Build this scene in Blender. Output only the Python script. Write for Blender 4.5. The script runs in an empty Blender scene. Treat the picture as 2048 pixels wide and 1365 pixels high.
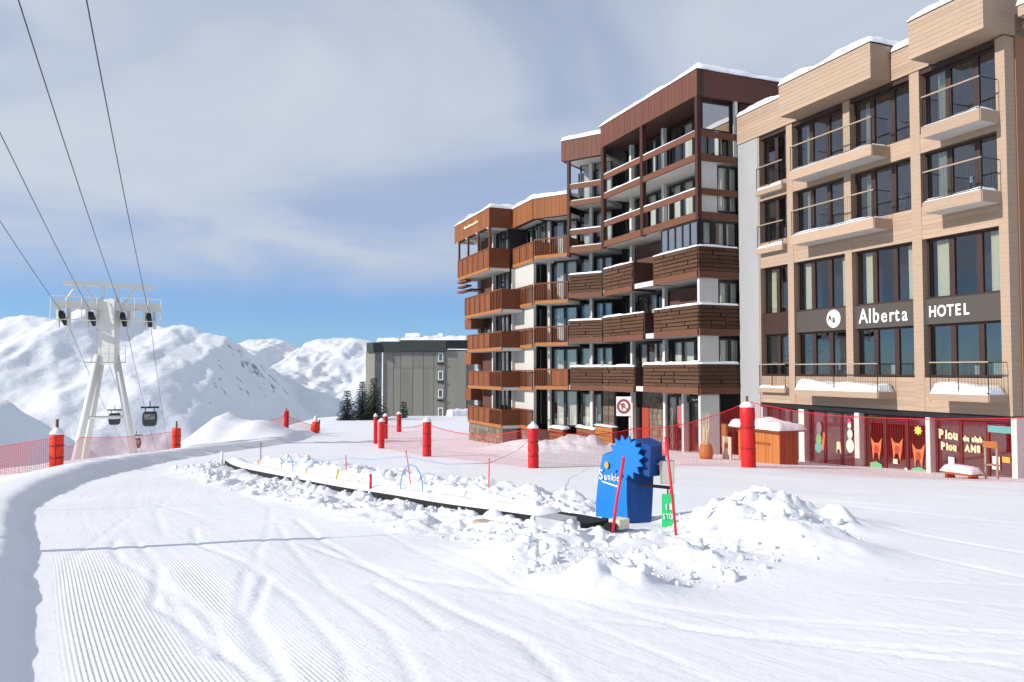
import bpy, math, random
import numpy as np
from math import radians, sin, cos, pi, sqrt, atan2
from mathutils import Vector

scene = bpy.context.scene
COL = scene.collection
random.seed(7)
RNG = np.random.default_rng(11)

# ------------------------------------------------------------------ camera
cam = bpy.data.cameras.new('camera')
cam.sensor_width = 36.0
cam.lens = 1545.0 / 2048.0 * 36.0
cam.clip_start = 0.1
cam.clip_end = 20000.0
cam_o = bpy.data.objects.new('camera', cam)
COL.objects.link(cam_o)
cam_o.location = (0, 0, 3.3)
cam_o.rotation_euler = (radians(90) + math.atan(58 / 1545.0), 0, 0)
scene.camera = cam_o

# ------------------------------------------------------------------ light and sky
SUN_EL = radians(27.0)
SUN_TRAVEL = radians(20.5)            # heading of the sunlight over the ground, from +X towards +Y
travel = Vector((cos(SUN_TRAVEL) * cos(SUN_EL), sin(SUN_TRAVEL) * cos(SUN_EL), -sin(SUN_EL)))
sun = bpy.data.lights.new('sun', 'SUN')
sun.energy = 5.0
sun.angle = radians(0.53)
sun.color = (1.0, 0.95, 0.88)
sun_o = bpy.data.objects.new('sun', sun)
COL.objects.link(sun_o)
sun_o.rotation_euler = travel.to_track_quat('-Z', 'Y').to_euler()
sun_o.location = (-30, -20, 40)

world = bpy.data.worlds.new('World')
scene.world = world
world.use_nodes = True
wn, wl = world.node_tree.nodes, world.node_tree.links
wn.clear()
w_out = wn.new('ShaderNodeOutputWorld')
w_bg = wn.new('ShaderNodeBackground')
w_bg.inputs['Strength'].default_value = 0.1
sky = wn.new('ShaderNodeTexSky')
sky.sky_type = 'NISHITA'
sky.sun_disc = False
sky.sun_elevation = SUN_EL
sky.sun_rotation = atan2(-travel.x, -travel.y)
sky.altitude = 2300
sky.air_density = 1.0
sky.dust_density = 0.3
sky.ozone_density = 2.0


def wmath(op, a, b=None, c=None, clamp=False):
    n = wn.new('ShaderNodeMath')
    n.operation = op
    n.use_clamp = clamp
    for i, v in enumerate((a, b, c)):
        if v is None:
            continue
        if isinstance(v, (int, float)):
            n.inputs[i].default_value = v
        else:
            wl.new(v, n.inputs[i])
    return n.outputs[0]


w_tc = wn.new('ShaderNodeTexCoord')
w_sep = wn.new('ShaderNodeSeparateXYZ')
wl.new(w_tc.outputs['Generated'], w_sep.inputs[0])
# clouds lie on a flat layer: direction / height gives the place on that layer
zc = wmath('ADD', wmath('MAXIMUM', w_sep.outputs[2], 0.0), 0.10)
comb = wn.new('ShaderNodeCombineXYZ')
wl.new(wmath('DIVIDE', w_sep.outputs[0], zc), comb.inputs[0])
wl.new(wmath('DIVIDE', w_sep.outputs[1], zc), comb.inputs[1])
n1 = wn.new('ShaderNodeTexNoise')
n1.inputs['Scale'].default_value = 0.75
n1.inputs['Detail'].default_value = 4
n1.inputs['Roughness'].default_value = 0.55
n1.inputs['Distortion'].default_value = 0.9
wmap = wn.new('ShaderNodeMapping')
wmap.inputs['Location'].default_value = (3.1, 1.7, 0.0)
wl.new(comb.outputs[0], wmap.inputs['Vector'])
wl.new(wmap.outputs[0], n1.inputs['Vector'])
n2 = wn.new('ShaderNodeTexNoise')
n2.inputs['Scale'].default_value = 2.2
n2.inputs['Detail'].default_value = 4
n2.inputs['Roughness'].default_value = 0.6
n2.inputs['Distortion'].default_value = 0.4
wl.new(w_tc.outputs['Generated'], n2.inputs['Vector'])
# edge of the cloud sheet a few degrees above the skyline
edge = wmath('ADD', w_sep.outputs[2], wmath('MULTIPLY', wmath('SUBTRACT', n2.outputs[0], 0.5), 0.06))
sheet = wn.new('ShaderNodeMapRange')
sheet.interpolation_type = 'SMOOTHSTEP'
sheet.inputs['From Min'].default_value = 0.072
sheet.inputs['From Max'].default_value = 0.145
wl.new(edge, sheet.inputs['Value'])
dens = wn.new('ShaderNodeMapRange')
dens.interpolation_type = 'SMOOTHSTEP'
dens.inputs['From Min'].default_value = 0.25
dens.inputs['From Max'].default_value = 0.72
dens.inputs['To Min'].default_value = 0.50
dens.inputs['To Max'].default_value = 1.0
wl.new(n1.outputs[0], dens.inputs['Value'])
cover = wmath('MULTIPLY', sheet.outputs[0], dens.outputs[0])
w_sat = wn.new('ShaderNodeMix')
w_sat.data_type = 'RGBA'
w_sat.blend_type = 'MULTIPLY'
w_sat.inputs[0].default_value = 1.0
wl.new(sky.outputs[0], w_sat.inputs[6])
w_sat.inputs[7].default_value = (0.50, 0.86, 1.30, 1)
w_mix = wn.new('ShaderNodeMix')
w_mix.data_type = 'RGBA'
wl.new(cover, w_mix.inputs[0])
wl.new(w_sat.outputs[2], w_mix.inputs[6])
w_mix.inputs[7].default_value = (5.75, 6.2, 7.05, 1)
wl.new(w_mix.outputs[2], w_bg.inputs['Color'])
wl.new(w_bg.outputs[0], w_out.inputs['Surface'])

scene.view_settings.view_transform = 'Standard'
scene.view_settings.look = 'None'
scene.view_settings.gamma = 1.0
scene.view_settings.exposure = 0.10
scene.view_settings.use_curve_mapping = False
scene.render.engine = 'CYCLES'
scene.cycles.use_denoising = True
scene.cycles.max_bounces = 5
scene.cycles.use_adaptive_sampling = True
scene.cycles.adaptive_threshold = 0.025
scene.cycles.transparent_max_bounces = 24
scene.cycles.caustics_reflective = False
scene.cycles.caustics_refractive = False

# ------------------------------------------------------------------ materials
M = {}


class NT:
    def __init__(self, name):
        self.m = bpy.data.materials.new(name)
        self.m.use_nodes = True
        self.t = self.m.node_tree
        self.t.nodes.clear()
        self.out = self.t.nodes.new('ShaderNodeOutputMaterial')

    def n(self, typ, **kw):
        nd = self.t.nodes.new('ShaderNode' + typ)
        for k, v in kw.items():
            setattr(nd, k, v)
        return nd

    def l(self, a, b):
        self.t.links.new(a, b)

    def math(self, op, a, b=None, c=None):
        nd = self.n('Math', operation=op)
        for i, v in enumerate((a, b, c)):
            if v is None:
                continue
            if isinstance(v, (int, float)):
                nd.inputs[i].default_value = v
            else:
                self.l(v, nd.inputs[i])
        return nd.outputs[0]

    def bsdf(self, rough=0.6, spec=0.3, metal=0.0):
        b = self.n('BsdfPrincipled')
        b.inputs['Roughness'].default_value = rough
        b.inputs['Specular IOR Level'].default_value = spec
        b.inputs['Metallic'].default_value = metal
        self.l(b.outputs[0], self.out.inputs['Surface'])
        return b


def surf(name, col, rough=0.6, spec=0.3, metal=0.0, var=0.15, scale=3.0, stretch=(1, 1, 1), bump=0.0,
         rnd=0.0, lines=None, world=False):
    """solid surface: base colour broken up by noise along a grain, a shift per piece, optional joint lines by height"""
    k = NT(name)
    b = k.bsdf(rough, spec, metal)
    if world:
        geo = k.n('NewGeometry')
        vec = geo.outputs['Position']
    else:
        tc = k.n('TexCoord')
        vec = tc.outputs['Object']
    oi = k.n('ObjectInfo')
    off = k.n('VectorMath', operation='ADD')
    cmb = k.n('CombineXYZ')
    for i in range(3):
        k.l(k.math('MULTIPLY', oi.outputs['Random'], 37.0 + 11 * i), cmb.inputs[i])
    k.l(vec, off.inputs[0])
    k.l(cmb.outputs[0], off.inputs[1])
    mp = k.n('Mapping')
    mp.inputs['Scale'].default_value = stretch
    k.l(off.outputs[0] if not world else vec, mp.inputs['Vector'])
    nz = k.n('TexNoise')
    nz.inputs['Scale'].default_value = scale
    nz.inputs['Detail'].default_value = 5
    nz.inputs['Roughness'].default_value = 0.6
    k.l(mp.outputs[0], nz.inputs['Vector'])
    f = k.math('MULTIPLY', k.math('SUBTRACT', nz.outputs[0], 0.5), 2.2 * var)
    if rnd:
        f = k.math('ADD', f, k.math('MULTIPLY', k.math('SUBTRACT', oi.outputs['Random'], 0.5), 2 * rnd))
    f = k.math('ADD', f, 1.0)
    if lines:
        g2 = k.n('NewGeometry')
        sp = k.n('SeparateXYZ')
        k.l(g2.outputs['Position'], sp.inputs[0])
        fr = k.math('FRACT', k.math('DIVIDE', sp.outputs[2], lines))
        dk = k.math('MULTIPLY', k.math('LESS_THAN', fr, 0.07), -0.22)
        f = k.math('MULTIPLY', f, k.math('ADD', dk, 1.0))
    mx = k.n('VectorMath', operation='SCALE')
    mx.inputs[0].default_value = col
    k.l(f, mx.inputs['Scale'])
    k.l(mx.outputs[0], b.inputs['Base Color'])
    if bump:
        bp = k.n('Bump')
        bp.inputs['Strength'].default_value = 0.6
        bp.inputs['Distance'].default_value = bump
        k.l(nz.outputs[0], bp.inputs['Height'])
        k.l(bp.outputs[0], b.inputs['Normal'])
    M[name] = k.m
    return k.m


surf('beige_cladding', (0.398, 0.285, 0.205), 0.65, 0.2, var=0.20, scale=4, stretch=(0.6, 0.6, 9), rnd=0.09)
surf('beige_panel', (0.398, 0.285, 0.205), 0.65, 0.2, var=0.18, scale=4, stretch=(0.6, 0.6, 9), lines=0.155)
surf('cladding_joint', (0.2100, 0.1470, 0.0980), 0.8, 0.1)
surf('brown_side_cladding', (0.3000, 0.1500, 0.0788), 0.65, 0.2, var=0.16, scale=4, stretch=(0.6, 0.6, 9), lines=0.12)
surf('dark_joint', (0.07, 0.05, 0.04), 0.8, 0.1)
surf('sign_brown', (0.0750, 0.0615, 0.0525), 0.55, 0.3, var=0.06)
surf('frame_brown', (0.045, 0.022, 0.017), 0.5, 0.35, var=0.2)
surf('frame_maroon', (0.060, 0.014, 0.012), 0.5, 0.35, var=0.2)
surf('frame_black', (0.015, 0.014, 0.014), 0.45, 0.35, var=0.2)
surf('rail_wood', (0.36, 0.28, 0.20), 0.6, 0.25, var=0.15, scale=8)
surf('rail_metal', (0.025, 0.022, 0.022), 0.45, 0.4, metal=0.3)
surf('white_concrete', (0.6256, 0.6072, 0.5704), 0.8, 0.15, var=0.10, scale=1.5, bump=0.01)
surf('pale_pier', (0.3400, 0.3400, 0.3485), 0.8, 0.15, var=0.10, scale=1.0, stretch=(2, 2, 0.4), bump=0.01)
surf('grey_wall', (0.50, 0.48, 0.44), 0.85, 0.1, var=0.12, scale=1.0, bump=0.01)
surf('interior', (0.035, 0.030, 0.028), 0.9, 0.05, var=0.3, scale=1.0)
surf('interior_warm', (0.10, 0.05, 0.035), 0.9, 0.05, var=0.3, scale=1.0)
surf('curtain_white', (0.70, 0.69, 0.62), 0.85, 0.05, var=0.08, scale=4)
surf('curtain_cream', (0.52, 0.50, 0.36), 0.85, 0.05, var=0.10, scale=4)
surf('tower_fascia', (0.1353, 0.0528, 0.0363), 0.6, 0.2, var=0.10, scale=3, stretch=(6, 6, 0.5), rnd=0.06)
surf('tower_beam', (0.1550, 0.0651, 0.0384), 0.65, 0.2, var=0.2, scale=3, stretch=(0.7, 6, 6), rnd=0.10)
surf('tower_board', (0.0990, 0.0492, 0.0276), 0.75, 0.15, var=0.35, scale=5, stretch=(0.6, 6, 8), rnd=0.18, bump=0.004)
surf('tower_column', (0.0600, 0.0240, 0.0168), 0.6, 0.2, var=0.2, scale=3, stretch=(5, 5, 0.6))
surf('shutter_brown', (0.1200, 0.0562, 0.0413), 0.7, 0.2, var=0.15, scale=3, lines=0.1)
surf('larch_fascia', (0.2448, 0.0900, 0.0317), 0.65, 0.2, var=0.22, scale=3, stretch=(6, 6, 0.5), rnd=0.14)
surf('larch_panel', (0.2112, 0.0713, 0.0277), 0.65, 0.2, var=0.22, scale=3, stretch=(7, 7, 0.5), rnd=0.14)
surf('larch_frame', (0.1650, 0.0515, 0.0211), 0.6, 0.2, var=0.2, scale=3)
surf('larch_edge', (0.3450, 0.1350, 0.0413), 0.6, 0.2, var=0.15, scale=3)
surf('stone_a', (0.1875, 0.1500, 0.1125), 0.85, 0.15, var=0.35, scale=5, rnd=0.3, bump=0.02)
surf('mortar', (0.20, 0.18, 0.155), 0.9, 0.1, var=0.2, scale=5)
surf('exposed_concrete', (0.2082, 0.1997, 0.1742), 0.85, 0.1, var=0.18, scale=0.7, stretch=(2, 2, 0.35), rnd=0.08)
surf('slate_dark', (0.0400, 0.0464, 0.0416), 0.7, 0.2, var=0.2, scale=1.5)
surf('pylon_paint', (0.6930, 0.6825, 0.6300), 0.5, 0.3, var=0.08, scale=1.0)
surf('rubber_black', (0.012, 0.012, 0.012), 0.7, 0.2, var=0.2)
surf('cable_steel', (0.06, 0.06, 0.065), 0.45, 0.4, metal=0.5)
surf('cabin_dark', (0.020, 0.024, 0.030), 0.35, 0.4)
surf('pad_red', (0.5580, 0.0144, 0.0162), 0.5, 0.3, var=0.22, scale=7, bump=0.03)
surf('pad_orange', (0.74, 0.042, 0.012), 0.5, 0.3, var=0.2, scale=7, bump=0.03)
surf('pad_dark_red', (0.36, 0.010, 0.014), 0.5, 0.3, var=0.15)
surf('net_red', (0.58, 0.022, 0.030), 0.7, 0.15, var=0.05)
surf('net_pink', (0.85, 0.20, 0.20), 0.7, 0.15, var=0.05)
surf('pole_red', (0.66, 0.020, 0.045), 0.4, 0.4, var=0.08)
surf('pole_wood', (0.16, 0.085, 0.05), 0.8, 0.15, var=0.2)
surf('stick_orange', (0.80, 0.38, 0.05), 0.5, 0.3)
surf('stick_yellow', (0.80, 0.62, 0.12), 0.5, 0.3)
surf('stick_pink', (0.75, 0.16, 0.16), 0.5, 0.3)
surf('hoop_blue', (0.10, 0.32, 0.60), 0.4, 0.4)
surf('cover_blue', (0.0085, 0.1827, 0.5780), 0.5, 0.35, var=0.08, scale=2, bump=0.006)
surf('cover_navy_shade', (0.0084, 0.0525, 0.2100), 0.6, 0.25, var=0.10, scale=2.5, stretch=(3, 3, 0.6), bump=0.03)  # on the side drape this darker blue stands in for shade
surf('sign_green', (0.0340, 0.5950, 0.1870), 0.45, 0.3)
surf('paint_white', (0.82, 0.82, 0.80), 0.5, 0.3, var=0.03)
surf('paint_yellow', (0.80, 0.62, 0.10), 0.5, 0.3, var=0.05)
surf('paint_cream', (0.70, 0.66, 0.40), 0.6, 0.2, var=0.08)
surf('paint_teal', (0.06, 0.38, 0.36), 0.6, 0.2, var=0.15)
surf('paint_green', (0.10, 0.42, 0.20), 0.6, 0.2, var=0.15)
surf('paint_orange', (0.55, 0.17, 0.06), 0.6, 0.2, var=0.25)
surf('paint_pink', (0.75, 0.05, 0.20), 0.6, 0.2, var=0.1)
surf('paint_pale', (0.55, 0.68, 0.58), 0.6, 0.2, var=0.12)
surf('paint_grey_blue', (0.15, 0.20, 0.25), 0.6, 0.2, var=0.2)
surf('cabinet_grey', (0.42, 0.41, 0.36), 0.5, 0.3, var=0.08)
surf('cabinet_cream', (0.66, 0.62, 0.48), 0.5, 0.3, var=0.05)
surf('galvanised', (0.50, 0.51, 0.53), 0.45, 0.4, metal=0.4, var=0.15)
surf('weathered_plank', (0.45, 0.36, 0.28), 0.8, 0.15, var=0.25, scale=5, stretch=(1, 6, 6))
surf('belt_rubber', (0.020, 0.020, 0.019), 0.7, 0.2, var=0.3, scale=6)
surf('hut_board', (0.40, 0.160, 0.042), 0.6, 0.25, var=0.2, scale=4, stretch=(7, 7, 0.5), rnd=0.12)
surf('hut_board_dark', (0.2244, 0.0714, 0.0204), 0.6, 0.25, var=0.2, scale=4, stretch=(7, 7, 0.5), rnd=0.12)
surf('door_red', (0.36, 0.055, 0.035), 0.55, 0.3, var=0.1)
surf('bark', (0.06, 0.045, 0.035), 0.9, 0.1, var=0.3)
surf('needles', (0.022, 0.038, 0.020), 0.7, 0.2, var=0.4, scale=2)
surf('rock', (0.10, 0.095, 0.095), 0.9, 0.1, var=0.4, scale=0.3)
surf('poster_red', (0.45, 0.10, 0.10), 0.5, 0.3, var=0.3, scale=6)


def glass(name, tint, refl=1.5, base=0.05, rough=0.02):
    k = NT(name)
    tr = k.n('BsdfTransparent')
    tr.inputs[0].default_value = (*tint, 1)
    gl = k.n('BsdfGlossy')
    gl.inputs['Roughness'].default_value = rough
    gl.inputs[0].default_value = (0.90, 0.86, 0.82, 1)
    gm = k.n('NewGeometry')
    dt = k.n('VectorMath', operation='DOT_PRODUCT')
    k.l(gm.outputs['Normal'], dt.inputs[0])
    k.l(gm.outputs['Incoming'], dt.inputs[1])
    inv = k.math('SUBTRACT', 1.0, k.math('ABSOLUTE', dt.outputs['Value']))
    schlick = k.math('ADD', k.math('MULTIPLY', k.math('POWER', inv, 5.0), 0.96), 0.04)
    tc = k.n('TexCoord')
    nz = k.n('TexNoise')
    nz.inputs['Scale'].default_value = 0.9
    k.l(tc.outputs['Object'], nz.inputs['Vector'])
    bp = k.n('Bump')
    bp.inputs['Strength'].default_value = 0.12
    bp.inputs['Distance'].default_value = 0.02
    k.l(nz.outputs[0], bp.inputs['Height'])
    k.l(bp.outputs[0], gl.inputs['Normal'])
    f = k.math('MINIMUM', k.math('ADD', k.math('MULTIPLY', schlick, refl), base), 1.0)
    mx = k.n('MixShader')
    k.l(f, mx.inputs[0])
    k.l(tr.outputs[0], mx.inputs[1])
    k.l(gl.outputs[0], mx.inputs[2])
    k.l(mx.outputs[0], k.out.inputs['Surface'])
    M[name] = k.m


glass('glass', (0.90, 0.92, 0.92), 1.2, 0.03)
glass('glass_dark', (0.74, 0.77, 0.78), 1.3, 0.09)
glass('glass_mirror', (0.3, 0.35, 0.4), 2.0, 0.45)


def snow_mat(name, groomed=False, rocky=False, fine=0.010, fscale=9.0):
    k = NT(name)
    b = k.bsdf(0.55, 0.18)
    geo = k.n('NewGeometry')
    pos = geo.outputs['Position']
    nz = k.n('TexNoise')
    nz.inputs['Scale'].default_value = fscale
    nz.inputs['Detail'].default_value = 6
    nz.inputs['Roughness'].default_value = 0.62
    k.l(pos, nz.inputs['Vector'])
    big = k.n('TexNoise')
    big.inputs['Scale'].default_value = 0.5 if not rocky else 0.01
    big.inputs['Detail'].default_value = 3
    k.l(pos, big.inputs['Vector'])
    cr = k.n('MapRange')
    cr.inputs['From Min'].default_value = 0.3
    cr.inputs['From Max'].default_value = 0.7
    cr.inputs['To Min'].default_value = 0.955
    cr.inputs['To Max'].default_value = 1.02
    k.l(big.outputs[0], cr.inputs['Value'])
    sc = k.n('VectorMath', operation='SCALE')
    sc.inputs[0].default_value = (0.775, 0.785, 0.815)
    k.l(cr.outputs[0], sc.inputs['Scale'])
    col = sc.outputs[0]
    h = k.math('MULTIPLY', nz.outputs[0], fine)
    if groomed:
        au = k.n('Attribute', attribute_name='lane_u')
        am = k.n('Attribute', attribute_name='cord')
        av = k.n('Attribute', attribute_name='lane_v')
        wv = k.math('SINE', k.math('MULTIPLY', au.outputs['Fac'], 2 * pi / 0.034))
        h = k.math('ADD', h, k.math('MULTIPLY', k.math('MULTIPLY', wv, am.outputs['Fac']), 0.0022))
        # streaks left by skis, drawn out along the run
        cb = k.n('CombineXYZ')
        k.l(k.math('MULTIPLY', au.outputs['Fac'], 3.2), cb.inputs[0])
        k.l(k.math('MULTIPLY', av.outputs['Fac'], 0.22), cb.inputs[1])
        st = k.n('TexNoise')
        st.inputs['Scale'].default_value = 1.0
        st.inputs['Detail'].default_value = 5
        st.inputs['Roughness'].default_value = 0.65
        st.inputs['Distortion'].default_value = 0.25
        k.l(cb.outputs[0], st.inputs['Vector'])
        as_ = k.n('Attribute', attribute_name='streak')
        h = k.math('ADD', h, k.math('MULTIPLY', k.math('MULTIPLY', st.outputs[0], as_.outputs['Fac']), 0.045))
    if rocky:
        sp = k.n('SeparateXYZ')
        k.l(geo.outputs['Normal'], sp.inputs[0])
        rn = k.n('TexNoise')
        rn.inputs['Scale'].default_value = 0.022
        rn.inputs['Detail'].default_value = 8
        rn.inputs['Roughness'].default_value = 0.7
        k.l(pos, rn.inputs['Vector'])
        at = k.n('Attribute', attribute_name='rock')
        v = k.math('ADD', at.outputs['Fac'], k.math('MULTIPLY', k.math('SUBTRACT', rn.outputs[0], 0.5), 2.4))
        mr = k.n('MapRange')
        mr.inputs['From Min'].default_value = 0.60
        mr.inputs['From Max'].default_value = 0.72
        k.l(v, mr.inputs['Value'])
        mx = k.n('Mix', data_type='RGBA')
        k.l(mr.outputs[0], mx.inputs[0])
        k.l(col, mx.inputs[6])
        mx.inputs[7].default_value = (0.17, 0.16, 0.165, 1)
        col = mx.outputs[2]
    k.l(col, b.inputs['Base Color'])
    bp = k.n('Bump')
    bp.inputs['Strength'].default_value = 1.0
    bp.inputs['Distance'].default_value = 1.0
    k.l(h, bp.inputs['Height'])
    k.l(bp.outputs[0], b.inputs['Normal'])
    M[name] = k.m


snow_mat('snow_ground', groomed=True, fine=0.010, fscale=7.0)
snow_mat('snow_cap', fine=0.02, fscale=4.0)
snow_mat('snow_mountain', rocky=True, fine=3.5, fscale=0.03)

# ------------------------------------------------------------------ helpers
BASE = {}          # world-independent centre of a part in its own frame


def prop(o, label=None, cat=None, group=None, kind=None):
    if label:
        o['label'] = label
    if cat:
        o['category'] = cat
    if group:
        o['group'] = group
    if kind:
        o['kind'] = kind
    return o


def root(name, loc, label, cat, group=None):
    o = bpy.data.objects.new(name, None)
    o.empty_display_size = 0.3
    o.location = loc
    COL.objects.link(o)
    return prop(o, label, cat, group)


class Frame:
    """x runs along a facade, y outwards from it, z up; heights are world heights"""
    def __init__(s, ang, org):
        s.a = radians(ang)
        s.e = (cos(s.a), sin(s.a))
        s.n = (-sin(s.a), cos(s.a))
        s.o = (org[0], org[1])

    def w(s, x, y, z=0.0):
        return Vector((s.o[0] + x * s.e[0] + y * s.n[0], s.o[1] + x * s.e[1] + y * s.n[1], z))


def make_mesh(name, verts, faces, mat, smooth=False):
    me = bpy.data.meshes.new(name)
    me.from_pydata([tuple(v) for v in verts], [], faces)
    if mat:
        me.materials.append(M[mat])
    if smooth:
        me.polygons.foreach_set('use_smooth', [True] * len(me.polygons))
    me.update()
    return me


def put(fr, rt, name, me, c, parent=None):
    """link a mesh whose vertices are relative to c (frame coordinates) as a part of rt, or a sub-part of parent"""
    o = bpy.data.objects.new(name, me)
    COL.objects.link(o)
    if parent is not None:
        o.parent = parent
        pc = BASE[parent.name]
        o.location = (c[0] - pc[0], c[1] - pc[1], c[2] - pc[2])
    else:
        o.parent = rt
        o.location = fr.w(*c) - rt.location
        o.rotation_euler = (0, 0, fr.a)
    BASE[o.name] = c
    return o


BOXF = [(0, 3, 2, 1), (4, 5, 6, 7), (0, 1, 5, 4), (1, 2, 6, 5), (2, 3, 7, 6), (3, 0, 4, 7)]
BOXM = {}


def box_verts(x0, x1, y0, y1, z0, z1):
    return [(x0, y0, z0), (x1, y0, z0), (x1, y1, z0), (x0, y1, z0), (x0, y0, z1), (x1, y0, z1), (x1, y1, z1), (x0, y1, z1)]


def box(fr, rt, name, x0, x1, y0, y1, z0, z1, mat, parent=None):
    d = (round((x1 - x0) / 2, 3), round((y1 - y0) / 2, 3), round((z1 - z0) / 2, 3))
    key = (d, mat)
    if key not in BOXM:
        BOXM[key] = make_mesh(name, box_verts(-d[0], d[0], -d[1], d[1], -d[2], d[2]), BOXF, mat)
    return put(fr, rt, name, BOXM[key], ((x0 + x1) / 2, (y0 + y1) / 2, (z0 + z1) / 2), parent)


def boxes(fr, rt, name, lst, mat, parent=None):
    a = np.array(lst, float)
    c = ((a[:, 0].min() + a[:, 1].max()) / 2, (a[:, 2].min() + a[:, 3].max()) / 2, (a[:, 4].min() + a[:, 5].max()) / 2)
    vs, fs = [], []
    for b in lst:
        k = len(vs)
        vs += [(v[0] - c[0], v[1] - c[1], v[2] - c[2]) for v in box_verts(*b)]
        fs += [tuple(i + k for i in f) for f in BOXF]
    return put(fr, rt, name, make_mesh(name, vs, fs, mat), c, parent)


def tube_geo(pts, radii, seg=8, cap=True):
    """round bar through pts"""
    pts = [Vector(p) for p in pts]
    if isinstance(radii, (int, float)):
        radii = [radii] * len(pts)
    vs, fs = [], []
    up = Vector((0, 0, 1))
    prev = None
    for i, p in enumerate(pts):
        d = (pts[min(i + 1, len(pts) - 1)] - pts[max(i - 1, 0)]).normalized()
        u = d.cross(up if abs(d.z) < 0.95 else Vector((1, 0, 0))).normalized() if prev is None else (prev - d * prev.dot(d)).normalized()
        prev = u
        v = d.cross(u)
        for k in range(seg):
            a = 2 * pi * k / seg
            vs.append(p + (u * cos(a) + v * sin(a)) * radii[i])
    for i in range(len(pts) - 1):
        for k in range(seg):
            a, b = i * seg + k, i * seg + (k + 1) % seg
            fs.append((a, b, b + seg, a + seg))
    if cap:
        fs.append(tuple(reversed(range(seg))))
        fs.append(tuple(range((len(pts) - 1) * seg, len(pts) * seg)))
    return vs, fs


def bar_geo(p0, p1, w, h):
    """square bar from p0 to p1"""
    p0, p1 = Vector(p0), Vector(p1)
    d = (p1 - p0).normalized()
    u = d.cross(Vector((0, 0, 1)) if abs(d.z) < 0.95 else Vector((0, 1, 0))).normalized()
    v = d.cross(u)
    vs = []
    for p in (p0, p1):
        for a, b in ((-1, -1), (1, -1), (1, 1), (-1, 1)):
            vs.append(p + u * a * w / 2 + v * b * h / 2)
    return vs, [(0, 3, 2, 1), (4, 5, 6, 7), (0, 1, 5, 4), (1, 2, 6, 5), (2, 3, 7, 6), (3, 0, 4, 7)]


def join_geo(lst):
    vs, fs = [], []
    for v, f in lst:
        k = len(vs)
        vs += list(v)
        fs += [tuple(i + k for i in q) for q in f]
    return vs, fs


def wpart(rt, name, geo, mat, smooth=False, parent=None):
    """part given in world coordinates; its origin goes to the middle of its box"""
    vs, fs = geo
    a = np.array([tuple(v) for v in vs], float)
    c = (a.min(0) + a.max(0)) / 2
    o = bpy.data.objects.new(name, make_mesh(name, a - c, fs, mat, smooth))
    COL.objects.link(o)
    p = parent or rt
    if p is not None:
        o.parent = p
        base = Vector(rt.location)
        if parent is not None:
            base = base + Vector(parent.location)
        o.location = Vector(c) - base
    else:
        o.location = c
    return o


def lathe_geo(c, prof, seg=20, cap=True):
    vs, fs = [], []
    for r, z in prof:
        for k in range(seg):
            a = 2 * pi * k / seg
            vs.append((c[0] + r * cos(a), c[1] + r * sin(a), c[2] + z))
    for i in range(len(prof) - 1):
        for k in range(seg):
            a, b = i * seg + k, i * seg + (k + 1) % seg
            fs.append((a, b, b + seg, a + seg))
    if cap:
        fs.append(tuple(reversed(range(seg))))
        fs.append(tuple(range((len(prof) - 1) * seg, len(prof) * seg)))
    return vs, fs


# value noise ------------------------------------------------------
PERM = RNG.random((4, 256, 256))


def vnoise(x, y, k=0):
    x, y = np.asarray(x, float), np.asarray(y, float)
    xi, yi = np.floor(x).astype(int), np.floor(y).astype(int)
    fx, fy = x - xi, y - yi
    fx, fy = fx * fx * (3 - 2 * fx), fy * fy * (3 - 2 * fy)
    T = PERM[k]
    a, b = T[xi % 256, yi % 256], T[(xi + 1) % 256, yi % 256]
    c, d = T[xi % 256, (yi + 1) % 256], T[(xi + 1) % 256, (yi + 1) % 256]
    return (a * (1 - fx) + b * fx) * (1 - fy) + (c * (1 - fx) + d * fx) * fy


def fbm(x, y, o=4, k=0, g=0.5):
    s, a, t = 0, 1.0, 0
    for i in range(o):
        s = s + a * (vnoise(x * 2 ** i + 17.3 * i, y * 2 ** i + 5.1 * i, k) - 0.5)
        t += a
        a *= g
    return s / t * 2


def ridged(x, y, o=5, k=0, g=0.5):
    s, a, t = 0, 1.0, 0
    for i in range(o):
        s = s + a * (1 - np.abs(2 * vnoise(x * 2 ** i + 9.7 * i, y * 2 ** i + 3.3 * i, k) - 1))
        t += a
        a *= g
    return s / t


def sstep(a, b, x):
    t = np.clip((np.asarray(x, float) - a) / (b - a), 0, 1)
    return t * t * (3 - 2 * t)


def pdist(x, y, pl):
    """distance to a polyline, side sign and arc length of the nearest point"""
    best = np.full(np.shape(x), 1e9)
    side = np.zeros(np.shape(x))
    arc = np.zeros(np.shape(x))
    L = 0
    for (ax, ay), (bx, by) in zip(pl[:-1], pl[1:]):
        dx, dy = bx - ax, by - ay
        l2 = dx * dx + dy * dy
        t = np.clip(((x - ax) * dx + (y - ay) * dy) / l2, 0, 1)
        d = np.hypot(x - ax - t * dx, y - ay - t * dy)
        m = d < best
        best = np.where(m, d, best)
        side = np.where(m, np.sign(dx * (y - ay) - dy * (x - ax)), side)
        arc = np.where(m, L + t * sqrt(l2), arc)
        L += sqrt(l2)
    return best, side, arc


# ------------------------------------------------------------------ snow ground
EY = np.array([-40, -10, 0, 5, 10, 14.6, 21, 27, 33.7, 42, 51, 60, 75, 95, 130.0])
EX = np.array([12, 4, 0.2, -3.05, -6.1, -9.1, -11.5, -12.8, -13.6, -14.1, -14.3, -15.3, -17.2, -20, -24.0])
_yy = np.linspace(-40, 130, 1701)
_xx = np.interp(_yy, EY, EX)
_ker = np.ones(41) / 41
_xs = np.convolve(np.pad(_xx, 20, mode='edge'), _ker, 'valid')
_dx = np.gradient(_xs, _yy)


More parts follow.
